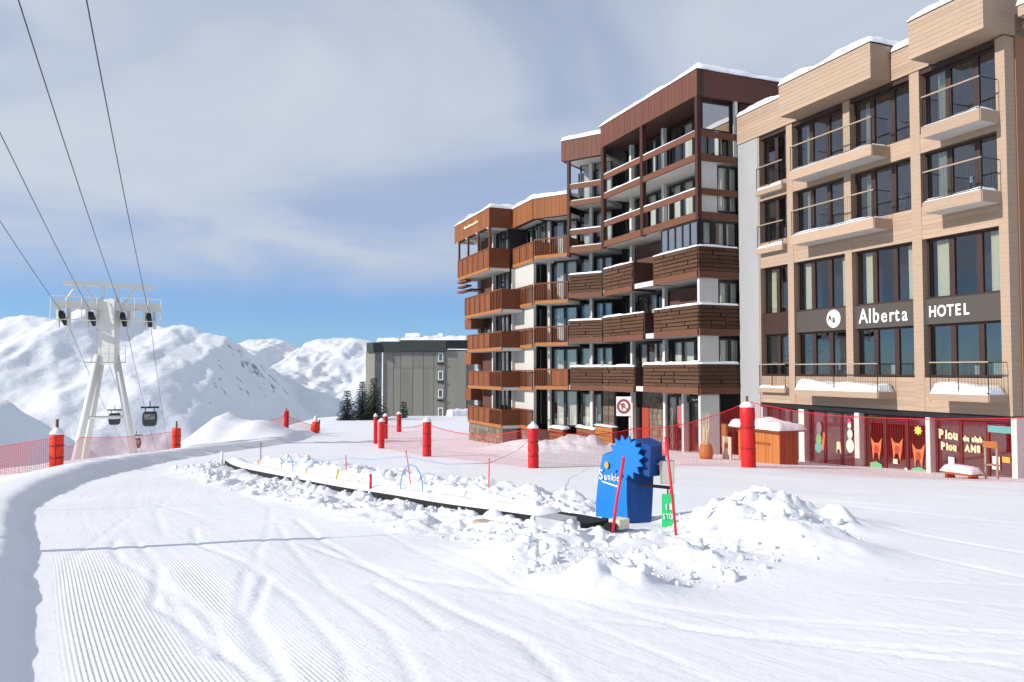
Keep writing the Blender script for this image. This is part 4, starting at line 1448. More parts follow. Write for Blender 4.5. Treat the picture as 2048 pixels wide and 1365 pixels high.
# stone footing
for fr, a, b, y in ((XF, -1.5, 4.9, -0.3), (W, -0.1, 3.2, 0.05)):
    box(fr, lar, 'footing', a, b, y - 1.0, y - 0.06, -3.0, -0.32, 'mortar')
    for r in range(5):
        x = a + 0.03 * (r % 2)
        while x < b - 0.1:
            L = min(random.uniform(0.3, 0.6), b - x)
            box(fr, lar, 'stone', x, x + L - 0.025, y - 0.06, y - 0.03 + random.uniform(0, 0.03), -1.86 + r * 0.30, -1.58 + r * 0.30, 'stone_a')
            x += L

# ------------------------------------------------------------------ grey concrete block behind
GB = Frame(180, (-9.55, 110.0))        # x runs to the left, y towards the camera
gry = root('concrete_building', GB.w(4.5, -4, -5), 'grey concrete panel building with dark roof edge behind the fir trees', 'building')
box(GB, gry, 'core', -3.0, 8.8, -10, -0.15, -9, 6.0, 'exposed_concrete')
jx = [0.0, 1.55, 3.05, 4.55, 6.3, 7.3, 8.85]
for i in range(6):
    yo = 0.0 if i < 4 else -0.05
    for z0, z1 in ((-8.0, 3.55), (3.6, 5.9)):
        box(GB, gry, 'wall_panel', jx[i] + 0.03, jx[i + 1] - 0.03, -0.14, yo, z0, z1, 'exposed_concrete')
CH2 = Frame(150, GB.w(8.9, -0.10)[:2])
GC = Frame(215, GB.w(8.95, -0.05)[:2])
box(GC, gry, 'chamfer_wall', 0.02, 1.15, -3.0, -0.02, -8, 5.9, 'exposed_concrete')
for k in range(4):
    z = 4.5 - 2.6 * k
    window(GC, gry, 0.4, 0.8, z, z + 1.1, 0.03, 1, 'frame_black', 'glass_dark', 0.05, 0.05, 0.04)
    window(GB, gry, 0.25, 0.95, z, z + 1.25, 0.07, 1, 'paint_white', 'glass_dark', 0.10, 0.05, 0.05)
    box(GB, gry, 'window_sill', 0.15, 1.05, 0.0, 0.18, z - 0.42, z - 0.20, 'frame_black')
GR = Frame(205, GB.w(-0.05, -0.05)[:2])
box(GR, gry, 'side_wall', -4.5, 0.0, -3.0, -0.02, -8, 6.2, 'exposed_concrete')
for k in range(4):
    z = 4.5 - 2.6 * k
    for x in (-2.4,):
        window(GR, gry, x, x + 0.8, z, z + 1.25, 0.05, 1, 'paint_white', 'glass_dark', 0.12, 0.05, 0.05)
        box(GR, gry, 'window_sill', x - 0.1, x + 0.9, 0.0, 0.12, z - 0.40, z - 0.16, 'paint_white')


def sloped_eave(fr, x0, x1, z0, z1, out, name='roof_edge'):
    c = ((x0 + x1) / 2, 0, z0)
    vs = [(x0 - c[0], out, 0), (x1 - c[0], out, 0), (x1 - c[0], out - 0.25, z1 - z0), (x0 - c[0], out - 0.25, z1 - z0),
          (x0 - c[0], -2.0, 0), (x1 - c[0], -2.0, 0), (x1 - c[0], -2.0, z1 - z0), (x0 - c[0], -2.0, z1 - z0)]
    put(fr, gry, name, make_mesh(name, vs, [(0, 1, 2, 3), (4, 7, 6, 5), (0, 3, 7, 4), (1, 5, 6, 2), (3, 2, 6, 7), (0, 4, 5, 1)], 'slate_dark'), c)


sloped_eave(GB, -0.2, 6.35, 6.0, 7.55, 0.5)
sloped_eave(GB, 6.36, 9.1, 5.9, 7.35, 0.40)
sloped_eave(GC, 0.0, 1.5, 5.8, 7.2, 0.35)
sloped_eave(GR, -4.5, -0.1, 6.4, 7.6, 0.35)
snowcap(GB, gry, -3.2, 6.3, -9.5, 0.25, 7.56, 0.45, seed=41, lump=1.0)
snowcap(GB, gry, 6.35, 9.7, -8.0, 0.1, 7.36, 0.40, seed=42, lump=1.0)
for x, w_, h_ in ((4.9, 2.2, 0.95), (0.9, 0.9, 0.9)):
    box(GB, gry, 'roof_house', x - w_ / 2, x + w_ / 2, -5, -2.5, 7.5, 7.6 + h_ * 0.6, 'white_concrete')
    snowcap(GB, gry, x - w_ / 2, x + w_ / 2, -5, -2.5, 7.6 + h_ * 0.6, h_ * 0.5, seed=x, lump=0.6)
box(GR, gry, 'porch', -3.8, -0.3, 0.0, 2.0, -4.9, -3.2, 'slate_dark')
snowcap(GR, gry, -3.9, -0.2, 0.0, 2.1, -3.2, 0.9, seed=44)

# ------------------------------------------------------------------ fir trees


def fir(name, x, y, h, r, seed, label):
    rg = random.Random(seed)
    z0 = gz(x, y) - 1.2
    t = root(name, (x, y, z0), label, 'fir tree', 'fir trees by the grey building')
    wpart(t, 'trunk', tube_geo([(x, y, z0), (x + 0.05, y, z0 + h * 0.5), (x, y, z0 + h * 0.97)], [r * 0.09, r * 0.055, 0.015], 8), 'bark', True)
    vs, fs = [], []
    levels = int(h / 0.22)
    for L in range(levels):
        f = L / levels
        zz = z0 + h * (0.08 + 0.92 * f)
        rad = r * (1 - f) ** 0.8 * rg.uniform(0.8, 1.12) + 0.05
        nb = max(5, int(11 * (1 - f) + 4))
        for b in range(nb):
            a = 2 * pi * (b + rg.random()) / nb
            ln = rad * rg.uniform(0.55, 1.1)
            m = max(3, int(ln / 0.14))
            for q in range(m):
                u = (q + 0.6) / m
                px_, py_ = x + cos(a) * ln * u, y + sin(a) * ln * u
                pz_ = zz - 0.34 * ln * u + rg.uniform(-0.06, 0.06)
                for s in (-1, 1):
                    wd = 0.26 * (1.15 - u) + 0.08
                    ta = a + s * rg.uniform(0.5, 1.2)
                    k = len(vs)
                    vs += [(px_, py_, pz_), (px_ + cos(ta) * wd * 1.5, py_ + sin(ta) * wd * 1.5, pz_ - rg.uniform(0.03, 0.16)),
                           (px_ + cos(a) * 0.2, py_ + sin(a) * 0.2, pz_ - 0.05 + rg.uniform(-0.05, 0.05))]
                    fs.append((k, k + 1, k + 2))
    wpart(t, 'crown', (vs, fs), 'needles')
    return t


fir('fir_tree', -16.6, 93.0, 6.4, 2.3, 1, 'tallest dark fir tree, against the corner of the grey building')
fir('fir_tree', -18.2, 94.0, 6.0, 2.1, 2, 'middle dark fir tree of the clump beside the grey building')
fir('fir_tree', -19.6, 92.0, 4.9, 2.0, 3, 'leftmost dark fir tree of the clump, standing against the mountain')
fir('fir_tree', -14.0, 100.0, 3.5, 1.2, 4, 'small dark fir tree at the foot of the grey wall')

# ------------------------------------------------------------------ ropeway pylon
PX, PY = -24.05, 46.0
PZ = gz(PX, PY) - 0.6
pyl = root('lift_pylon', (PX, PY, PZ), 'white painted ropeway pylon with splayed legs and a cross arm', 'pylon')
la = atan2(1.0, -0.417)                 # heading of the rope line
ld = Vector((cos(la), sin(la), 0))
lc = Vector((sin(la), -cos(la), 0))     # across the line, to the right


def pp(c, al, z):
    return Vector((PX, PY, z)) + lc * c + ld * al


for s in (-1, 1):
    wpart(pyl, 'leg', tube_geo([pp(s * 1.95 - 0.0, -0.2, PZ - 1), pp(s * 0.45 - 0.05, 0, 4.2)], [0.23, 0.20], 12), 'pylon_paint', True)
wpart(pyl, 'leg', tube_geo([pp(-1.55, 1.2, PZ - 1), pp(-0.3, 0.2, 4.2)], [0.2, 0.17], 12), 'pylon_paint', True)
wpart(pyl, 'brace', tube_geo([pp(-1.15, -0.1, 0.5), pp(1.0, -0.1, 0.5)], 0.09, 8), 'pylon_paint', True)
hd = wpart(pyl, 'mast_head', bar_geo(pp(0.05, 0, 3.6), pp(0, 0, 7.5), 0.95, 0.62), 'pylon_paint')
wpart(pyl, 'platform', bar_geo(pp(-1.2, -0.75, 3.75), pp(1.0, -0.75, 3.75), 0.5, 0.06), 'galvanised')
gr = []
for i in range(6):
    gr.append(tube_geo([pp(-1.2 + 0.44 * i, -0.98, 3.75), pp(-1.2 + 0.44 * i, -0.98, 4.75)], 0.02, 6))
gr.append(tube_geo([pp(-1.2, -0.98, 4.75), pp(1.0, -0.98, 4.75)], 0.02, 6))
gr.append(tube_geo([pp(-1.2, -0.98, 4.25), pp(1.0, -0.98, 4.25)], 0.02, 6))
wpart(pyl, 'guard_rail', join_geo(gr), 'pylon_paint')
arm = wpart(pyl, 'cross_arm', bar_geo(pp(-2.85, 0, 7.15), pp(2.8, 0, 7.05), 0.6, 0.5), 'pylon_paint')
wpart(pyl, 'upper_beam', bar_geo(pp(-2.4, 0, 8.42), pp(2.4, 0, 8.32), 0.28, 0.26), 'pylon_paint')
tr = [tube_geo([pp(a, 0, 7.3), pp(b, 0, 8.35)], 0.075, 6) for a, b in ((-2.3, -1.7), (-0.7, -1.4), (-0.4, -0.3), (0.4, 0.4), (0.8, 1.5), (2.2, 1.7))]
wpart(pyl, 'truss_strut', join_geo(tr), 'pylon_paint')
gr = []
for c0, c1 in ((-2.95, -0.6), (0.7, 2.85)):
    gr = []
    gr.append(tube_geo([pp(c0, -0.6, 6.25), pp(c1, -0.6, 6.2)], 0.035, 6))
    for q in range(4):
        c = c0 + (c1 - c0) * q / 3
        gr.append(tube_geo([pp(c, -0.6, 6.2), pp(c, -0.35, 7.6)], 0.03, 6))
    gr.append(tube_geo([pp(c0, -0.45, 7.6), pp(c1, -0.45, 7.55)], 0.025, 6))
    wpart(pyl, 'catwalk', join_geo(gr), 'pylon_paint')
SHV = [-2.35, -0.85, 0.80, 2.2]
dirn = Vector((-0.417, 1.0, -0.2)).normalized()
SP = []
for c in SHV:
    b0 = pp(c, 0, 6.32)
    sh = wpart(pyl, 'sheave_train', bar_geo(b0 - dirn * 1.1 + Vector((0, 0, 0.05)), b0 + dirn * 1.1 + Vector((0, 0, 0.05)), 0.14, 0.26), 'rubber_black')
    wl_ = []
    for q in range(6):
        cc = b0 + dirn * (-1.0 + 0.4 * q)
        wl_.append(tube_geo([cc - lc * 0.12, cc + lc * 0.12], 0.19, 12))
    wpart(pyl, 'sheave', join_geo(wl_), 'rubber_black', parent=sh)
    for s in (-0.28, 0.28):
        wpart(pyl, 'hanger', bar_geo(b0 + lc * s + Vector((0, 0, -0.55)), b0 + lc * s + Vector((0, 0, 0.75)), 0.16, 0.16), 'pylon_paint')
    SP.append(b0 + Vector((0, 0, 0.22)))
names = ('outermost left', 'second from the left', 'second from the right', 'rightmost')
for p, nm in zip(SP, names):
    pts = []
    for k in range(-12, 1):
        d = k * 5.0
        pts.append(p + dirn * d + Vector((0, 0, 0.0008 * (d * (d + 60)))))
    for k in range(1, 20):
        d = k * 8.0
        pts.append(p + dirn * d + Vector((0, 0, 0.0012 * d * (d - 150) * 0.5)))
    cb = wpart(None, 'haul_cable', tube_geo(pts, 0.017, 6), 'cable_steel', True)
    prop(cb, nm + ' steel cable running over the ropeway pylon into the sky', 'cable', 'ropeway cables')


def cabin(p, s, label):
    """dark lift cabin under a grip arm"""
    t = root('lift_cabin', p - Vector((0, 0, 2.6 * s)), label, 'lift cabin', 'cabins on the ropeway')
    b = p + Vector((0, 0, -1.5 * s))

    def cb(x, y, z):
        return b + lc * x * s + ld * y * s + Vector((0, 0, z * s))
    prof = [(0.45, -0.95), (0.62, -0.80), (0.70, -0.25), (0.66, 0.35), (0.56, 0.55)]
    vs, fs = [], []
    for w_, z in prof:
        for qx, qy in ((-1, -1), (-0.8, -1.12), (0.8, -1.12), (1, -1), (1, 1), (0.8, 1.12), (-0.8, 1.12), (-1, 1)):
            vs.append(cb(qx * w_, qy * w_ * 0.9, z))
    for i in range(len(prof) - 1):
        for q in range(8):
            fs.append((i * 8 + q, i * 8 + (q + 1) % 8, i * 8 + 8 + (q + 1) % 8, i * 8 + 8 + q))
    fs += [tuple(reversed(range(8))), tuple(range(32, 40))]
    bd = wpart(t, 'body', (vs, fs), 'cabin_dark')
    for s_ in (-1, 1):
        wpart(t, 'window_band', bar_geo(cb(-0.5, s_ * 0.76, 0.05), cb(0.5, s_ * 0.76, 0.05), 0.02, 0.55 * s), 'glass_dark', parent=bd)
    wpart(t, 'roof_rack', bar_geo(cb(-0.85, 0, 0.98), cb(0.85, 0, 0.98), 0.5 * s, 0.16 * s), 'rubber_black')
    for q in (-0.4, 0.4):
        wpart(t, 'rack_strut', tube_geo([cb(q, 0, 0.5), cb(q, 0, 0.95)], 0.035 * s, 6), 'rubber_black')
    wpart(t, 'grip_arm', tube_geo([cb(0, 0, 1.0), cb(0, 0, 1.62)], 0.05 * s, 8), 'rubber_black', True)


def on_cable(i, d):
    return SP[i] + dirn * d + Vector((0, 0, 0.0012 * d * (d - 150) * 0.5))


cabin(on_cable(2, 30.0) + Vector((0.3, 0, 1.3)), 0.92, 'larger dark lift cabin right of the pylon leg')
cabin(on_cable(0, 31.0) + Vector((0.4, 0, 1.2)), 0.72, 'dark lift cabin seen between the two pylon legs')
cabin(on_cable(1, 80.0) + Vector((-2.2, 0, 5.2)), 1.0, 'lowest lift cabin, just above the pink net')

# ------------------------------------------------------------------ padded posts


def padded_post(x, y, hp, w, label, mat='pad_red', pole=0.35, lean=0.0, cap=True, seed=0):
    z = gz(x, y) - 0.05
    t = root('padded_post', (x, y, z), label, 'padded post', 'red padded posts of the safety nets')
    rg = random.Random(seed)
    wpart(t, 'pole', tube_geo([(x, y, z - 0.4), (x + lean * (hp + pole), y, z + hp + pole)], 0.045, 8), 'pole_wood', True)
    prof = [(w * 0.86, 0.0), (w * 1.0, 0.06)]
    n = 9
    for i in range(1, n):
        f = i / n
        prof.append((w * (1.0 + rg.uniform(-0.04, 0.04) - (0.06 if i in (3, 6) else 0)), 0.06 + (hp - 0.12) * f))
    prof += [(w * 1.0, hp - 0.06), (w * 0.85, hp)]
    geo = lathe_geo((x, y, z), prof, 18)
    geo = ([(v[0] + lean * (v[2] - z), v[1], v[2]) for v in geo[0]], geo[1])
    pd = wpart(t, 'padding', geo, mat, True)
    for f in (0.33, 0.67):
        g2 = lathe_geo((x + lean * hp * f, y, z + hp * f), [(w * 0.99, -0.03), (w * 1.03, -0.02), (w * 1.03, 0.02), (w * 0.99, 0.03)], 18)
        wpart(t, 'strap', g2, 'pad_dark_red', True, parent=pd)
    # lacing seam down one side
    wpart(t, 'seam', bar_geo((x + w * 0.35, y - w * 0.96, z + 0.08), (x + w * 0.35 + lean * hp, y - w * 0.96, z + hp - 0.08), 0.03, 0.03), 'pad_dark_red', parent=pd)
    if cap:
        g3 = lathe_geo((x + lean * hp, y, z + hp - 0.02), [(w * 1.04, 0.0), (w * 1.02, 0.05), (w * 0.8, 0.11), (w * 0.4, 0.15 + 0.05 * rg.random()), (0.03, 0.17 + 0.06 * rg.random())], 14)
        wpart(t, 'snow_cap', g3, 'snow_cap', True)
    return t


POSTS = {}
for key, x, y, hp, w, lab, mat, pole, lean, cap in (
        ('a', -14.2, 24.2, 1.10, 0.20, 'orange red padded post at the left edge of the run beside the pink net', 'pad_orange', 0.45, 0.0, True),
        ('b', -16.7, 38.6, 1.20, 0.21, 'orange red padded post right of the pylon, before the snow mound', 'pad_orange', 0.35, 0.0, False),
        ('c', -16.6, 57.0, 1.45, 0.19, 'slim red padded post standing against the shaded mountain', 'pad_red', 0.2, 0.0, False),
        ('e', -8.5, 48.3, 1.75, 0.13, 'leftmost slim post of the close cluster of red posts', 'pad_red', 0.1, 0.0, True),
        ('f', -7.0, 41.6, 1.50, 0.17, 'nearest and thickest post of the close cluster of red posts', 'pad_red', 0.1, 0.0, True),
        ('g', -8.9, 54.5, 1.65, 0.17, 'red padded post at the back right of the close cluster', 'pad_red', 0.1, 0.0, True),
        ('h', -9.4, 64.5, 1.55, 0.20, 'farthest red padded post, before the grey building', 'pad_red', 0.1, 0.0, True),
        ('i', -3.65, 33.3, 1.55, 0.19, 'red padded post standing alone left of the larch clad block', 'pad_red', 0.12, 0.0, True),
        ('j', 0.72, 26.1, 1.40, 0.18, 'red padded post in front of the stone footing of the larch block', 'pad_red', 0.05, -0.01, True),
        ('k', 7.95, 26.1, 2.08, 0.245, 'tall thick red padded post before the wooden hut', 'pad_red', 0.36, -0.012, True)):
    POSTS[key] = padded_post(x, y, hp, w, lab, mat, pole, lean, cap, seed=ord(key))
# sagging padding of a lowered pole
x, y = -15.6, 61.5
z = gz(x, y)
t = root('padded_post', (x, y, z), 'short bulging orange padded bag with a pointed snow cap at the crest', 'padded post', 'red padded posts of the safety nets')
wpart(t, 'padding', lathe_geo((x, y, z), [(0.25, 0), (0.38, 0.2), (0.36, 0.55), (0.26, 0.85), (0.16, 0.95)], 16), 'pad_orange', True)
wpart(t, 'snow_cap', lathe_geo((x, y, z + 0.9), [(0.2, 0), (0.18, 0.15), (0.08, 0.4), (0.01, 0.5)], 12), 'snow_cap', True)
wpart(t, 'pole', tube_geo([(x + 0.25, y, z), (x + 0.33, y, z + 1.05)], 0.06, 8), 'pad_dark_red', True)
# posts left of the picture whose shadows cross the run
for x, y, hp, w, pole, lab in ((-7.3, 9.3, 2.25, 0.085, 0.5, 'tall slim marker post beyond the left bank, casting a long shadow'),
                               (-10.4, 13.4, 2.0, 0.02, 0.4, 'thin marker pole beyond the left bank')):
    z = gz(x, y)
    t = root('marker_post', (x, y, z), lab, 'marker post')
    wpart(t, 'padding', lathe_geo((x, y, z), [(w, 0), (w * 1.1, 0.1), (w * 1.1, hp - 0.05), (w * 0.7, hp)], 14), 'pad_red', True)
    wpart(t, 'pole', tube_geo([(x, y, z - 0.4), (x, y, z + hp + pole)], 0.018, 8), 'pole_wood', True)

# ------------------------------------------------------------------ safety nets


def net(pts, label, mat='net_red', sp=0.065, wd=0.0055, rope=0.016, group='red safety nets'):
    """knotted net hung between the points (x, y, top height above snow); every strand is real"""
    P = []
    for (x0, y0, h0, sag), (x1, y1, h1, _) in zip(pts[:-1], pts[1:]):
        L = sqrt((x1 - x0) ** 2 + (y1 - y0) ** 2)
        n = max(4, int(L / sp))
        za, zb = gz(x0, y0) + h0, gz(x1, y1) + h1
        for i in range(n):
            f = i / n
            P.append((x0 + (x1 - x0) * f, y0 + (y1 - y0) * f, za + (zb - za) * f - sag * 4 * f * (1 - f)))
    P.append((pts[-1][0], pts[-1][1], gz(*pts[-1][:2]) + pts[-1][2]))
    A = np.array(P)
    bz = ground(A[:, 0], A[:, 1], False) - 0.02
    t = root('safety_net', (float(A[:, 0].mean()), float(A[:, 1].mean()), float(bz.mean())), label, 'safety net', group)
    vs, fs = [], []
    n = len(P)
    dx = np.gradient(A[:, 0])
    dy = np.gradient(A[:, 1])
    nn = np.hypot(dx, dy)
    ux, uy = dx / nn, dy / nn
    jig = RNG.uniform(-0.012, 0.012, n)
    for i in range(n):
        k = len(vs)
        x, y = A[i, 0], A[i, 1]
        bx, by = x + ux[i] * jig[i], y + uy[i] * jig[i]
        h = wd / 2
        vs += [(bx - ux[i] * h, by - uy[i] * h, bz[i]), (bx + ux[i] * h, by + uy[i] * h, bz[i]), (x + ux[i] * h, y + uy[i] * h, A[i, 2]), (x - ux[i] * h, y - uy[i] * h, A[i, 2])]
        fs.append((k, k + 1, k + 2, k + 3))
    hm = float((A[:, 2] - bz).max())
    rows = int(hm / sp)
    for r in range(1, rows):
        f = r / rows
        zz = bz + (A[:, 2] - bz) * f
        k = len(vs)
        for i in range(n):
            vs += [(A[i, 0] + uy[i] * 0.003, A[i, 1] - ux[i] * 0.003, zz[i] - wd / 2), (A[i, 0] + uy[i] * 0.003, A[i, 1] - ux[i] * 0.003, zz[i] + wd / 2)]
        for i in range(n - 1):
            fs.append((k + 2 * i, k + 2 * i + 2, k + 2 * i + 3, k + 2 * i + 1))
    wpart(t, 'netting', (vs, fs), mat)
    step = max(1, n // 60)
    rp = [P[i] for i in range(0, n, step)] + [P[-1]]
    wpart(t, 'top_rope', tube_geo(rp, rope, 6), mat, True)
    return t


net([(7.95, 26.1, 2.2, 0.10), (10.6, 23.0, 1.75, 0.05), (13.6, 20.2, 1.70, 0.05), (16.5, 17.8, 1.7, 0)], 'red netting stretched before the decorated shop windows of the hotel', 'net_red', 0.065, 0.0042)
net([(0.72, 26.1, 1.35, 0.22), (4.3, 27.2, 1.30, 0.25), (7.95, 26.1, 2.2, 0)], 'red netting rising from the short post to the tall padded post')
net([(-7.0, 41.6, 1.35, 0.2), (-3.65, 33.3, 1.4, 0.35), (0.72, 26.1, 1.35, 0)], 'pale red netting sagging between the three posts left of the larch block', 'net_red', 0.065, 0.005)
net([(-9.4, 64.5, 1.4, 0.1), (-8.9, 54.5, 1.4, 0.1), (-8.5, 48.3, 1.4, 0.1), (-7.0, 41.6, 1.35, 0)], 'pale red netting running back along the close cluster of posts', 'net_red', 0.065, 0.005)
net([(-24.0, 13.5, 1.0, 0.15), (-19.2, 21.5, 1.05, 0.1), (-14.2, 24.2, 0.95, 0)], 'pink netting on the snow at the far left edge', 'net_pink', 0.05, 0.012)
net([(-14.2, 24.2, 0.95, 0.35), (-18.4, 33.0, 0.95, 0.1), (-16.7, 38.6, 1.0, 0)], 'pink netting behind the bank below the pylon', 'net_pink', 0.055, 0.009)
net([(-19.0, 60.5, 1.0, 0.1), (-16.6, 57.0, 1.1, 0.1), (-15.6, 61.5, 0.6, 0)], 'pink netting at the right foot of the snow mound', 'net_red', 0.055, 0.007)

# ------------------------------------------------------------------ snow conveyor
cvy = root('snow_conveyor', (-3.6, 17.5, gz(-3.6, 17.5)), 'long black sided snow conveyor half buried across the slope', 'conveyor lift')
pts = np.array(BELT)
seg = np.linspace(0, len(pts) - 1, 90)
bx = np.interp(seg, np.arange(len(pts)), pts[:, 0])
by = np.interp(seg, np.arange(len(pts)), pts[:, 1])
bx = np.convolve(np.pad(bx, 4, mode='edge'), np.ones(9) / 9, 'valid')
by = np.convolve(np.pad(by, 4, mode='edge'), np.ones(9) / 9, 'valid')
bzv = 1.6 - 0.06 * by - 0.07
tx, ty = np.gradient(bx), np.gradient(by)
tn = np.hypot(tx, ty)
nxv, nyv = ty / tn, -tx / tn             # to the left of travel down-slope


def strip(off0, off1, z0, z1):
    """closed bar that follows the belt line; the camera side is the right-hand side of the line"""
    vs, fs = [], []
    for i in range(len(bx)):
        for o_, z in ((off0, z0), (off1, z0), (off1, z1), (off0, z1)):
            vs.append((bx[i] + nxv[i] * o_, by[i] + nyv[i] * o_, bzv[i] + z))
    for i in range(len(bx) - 1):
        for k in range(4):
            a, b = i * 4 + k, i * 4 + (k + 1) % 4
            fs.append((a, b, b + 4, a + 4))
    fs += [(3, 2, 1, 0), tuple(range(len(vs) - 4, len(vs)))]
    return vs, fs


SIDE = 1 if (nxv[40] * (0 - bx[40]) + nyv[40] * (0 - by[40])) > 0 else -1
wpart(cvy, 'belt', strip(*sorted((-0.24, 0.24)), 0.14, 0.20), 'belt_rubber')
wpart(cvy, 'side_skirt', strip(*sorted((SIDE * 0.24, SIDE * 0.27)), -0.1, 0.205), 'belt_rubber')
wpart(cvy, 'side_skirt', strip(*sorted((-SIDE * 0.31, -SIDE * 0.26)), -0.1, 0.205), 'belt_rubber')
vs, fs = [], []
for i in range(len(bx)):
    for q in range(7):
        o_ = -0.40 + 0.64 * q / 6
        hh = 0.20 + 0.09 * sin(pi * q / 6) * (0.8 + 0.5 * float(vnoise(bx[i] * 3 + q, by[i] * 3)))
        if i > 82:
            hh = 0.19
        vs.append((bx[i] + nxv[i] * o_ * SIDE, by[i] + nyv[i] * o_ * SIDE, bzv[i] + hh))
for i in range(len(bx) - 1):
    for q in range(6):
        a = i * 7 + q
        fs.append((a, a + 1, a + 8, a + 7) if SIDE < 0 else (a, a + 7, a + 8, a + 1))
wpart(cvy, 'snow_cover', (vs, fs), 'snow_cap', True)
z = gz(1.3, 11.5)
fe = Frame(-45, (1.05, 11.75))
zb = 1.6 - 0.06 * 11.7
box(fe, cvy, 'end_platform', -0.5, 0.7, -0.75, 0.45, zb - 0.05, zb + 0.03, 'galvanised')
box(fe, cvy, 'end_roller_cover', -0.25, 0.20, -0.75, -0.35, zb + 0.06, zb + 0.26, 'galvanised')
box(fe, cvy, 'end_plate', -0.45, 0.30, -0.33, 0.30, zb + 0.07, zb + 0.15, 'belt_rubber')
box(fe, cvy, 'step_plank', -1.35, -0.30, -1.0, -0.78, zb + 0.02, zb + 0.09, 'weathered_plank')
box(fe, cvy, 'step_plank', -1.25, -0.25, -1.24, -1.03, zb - 0.02, zb + 0.05, 'weathered_plank')
box(fe, cvy, 'motor_cap', 0.42, 0.62, 0.12, 0.36, zb + 0.06, zb + 0.20, 'cabinet_cream')
box(fe, cvy, 'wheel_guard', 0.46, 0.58, -0.04, 0.10, zb + 0.06, zb + 0.16, 'rubber_black')

# ------------------------------------------------------------------ blue drive cover with star emblem
A_, B_, C_ = Vector((1.40, 13.0, 0)), Vector((1.86, 12.5, 0)), Vector((2.24, 12.55, 0))
D_ = A_ + (C_ - B_)
cov = root('drive_cover', (1.85, 12.75, 0.80), 'blue tarpaulin drive cover with a spiky sun emblem beside the conveyor end', 'machine cover')
ex = (B_ - A_).normalized()
zt = {'A': 1.90, 'B': 2.00, 'C': 2.06, 'D': 2.02}
nl = 7
side_f, side_s = [], []
vsf, vss = [], []
for i in range(nl + 1):
    f = i / nl
    lean = 0.16 * f ** 1.5
    bulge = 0.03 * sin(pi * f)
    a = A_ + ex * lean + Vector((-bulge, -bulge, 0)) * 0.5
    b = B_ + ex * 0.03 * f + Vector((-bulge, -bulge * 0.5, 0))
    c = C_ + Vector((0.05 * f + bulge * 0.5, 0, 0))
    d = D_ + ex * lean + Vector((bulge, 0.05, 0))
    for q, (p, k, zb_) in enumerate(((a, 'A', 0.86), (b, 'B', 0.875), (c, 'C', 0.80), (d, 'D', 0.80))):
        vsf.append((p.x, p.y, zb_ + (zt[k] - zb_) * f))
fr_faces = [(i * 4, i * 4 + 1, i * 4 + 5, i * 4 + 4) for i in range(nl)]
wpart(cov, 'front_panel', (vsf, fr_faces), 'cover_blue', True)
sd = []
for i in range(nl):
    for q in (1, 2, 3):
        sd.append((i * 4 + q, i * 4 + (q + 1) % 4, i * 4 + 4 + (q + 1) % 4, i * 4 + 4 + q))
sd.append((nl * 4, nl * 4 + 1, nl * 4 + 2, nl * 4 + 3))
wpart(cov, 'side_drape', (vsf, sd), 'cover_navy_shade', False)  # shaded side of the blue tarpaulin, its shade put into a darker blue
fa = math.degrees(atan2(A_.y - B_.y, A_.x - B_.x))
CF = Frame(fa, B_[:2])                   # x from the near corner back along the front panel, y towards the sun
sc_x, sc_z = -0.02, 1.90
plate(CF, cov, 'sun_emblem', star_pts(sc_x, sc_z, 0.36, 0.265, 15, 0.1), 0.05, 0.03, 'cover_blue')
box(CF, cov, 'emblem_bracket', -0.25, 0.2, -0.30, 0.045, 1.80, 1.86, 'cover_navy_shade')
plate(CF, cov, 'hood', [(-0.42, 1.62), (-0.45, 2.10), (-0.12, 2.20), (0.12, 2.16), (0.10, 1.70)], -0.42, 0.40, 'cover_navy_shade')
letters(CF, cov, 'Sunkid', (0.56, 0.455, 0.375, 0.295, 0.225, 0.185), 1.50, 0.045, 0.2, 'paint_white', heights=[0.24, 0.17, 0.17, 0.17, 0.17, 0.17], bold=0.001, stretch=0.74, tilt=-0.12)
plate(CF, cov, 'logo_dot', disc_pts(0.40, 1.74, 0.042, 0.055, 16), 0.04, 0.012, 'stick_orange')
plate(CF, cov, 'logo_line', [(0.50, 1.455), (0.50, 1.475), (0.16, 1.425), (0.16, 1.40)], 0.045, 0.010, 'paint_white')
# control cabinet
cab = root('control_cabinet', (2.38, 12.25, 1.7), 'cream and grey control box fixed beside the blue drive cover', 'control box')
KF = Frame(165, (2.42, 12.15))
box(KF, cab, 'housing', -0.10, 0.10, -0.28, -0.10, 1.50, 1.86, 'cabinet_grey')
box(KF, cab, 'door', 0.101, 0.115, -0.29, -0.09, 1.50, 1.86, 'cabinet_cream')
wpart(cab, 'stop_button', tube_geo([KF.w(0.115, -0.19, 1.74), KF.w(0.15, -0.19, 1.74)], 0.028, 12), 'pole_red', True)
wpart(cab, 'arm', bar_geo((2.05, 12.40, 1.47), (2.50, 12.22, 1.45), 0.045, 0.045), 'rubber_black')
wpart(cab, 'arm', bar_geo((2.08, 12.44, 1.84), (2.40, 12.30, 1.80), 0.025, 0.025), 'galvanised')
wpart(cab, 'arm', bar_geo((2.50, 12.22, 1.45), (2.46, 12.18, 0.80), 0.03, 0.03), 'rubber_black')
wpart(cab, 'stop_handle', tube_geo([(2.42, 12.25, 1.95), (2.42, 12.25, 2.16)], 0.05, 10), 'stick_pink', True)
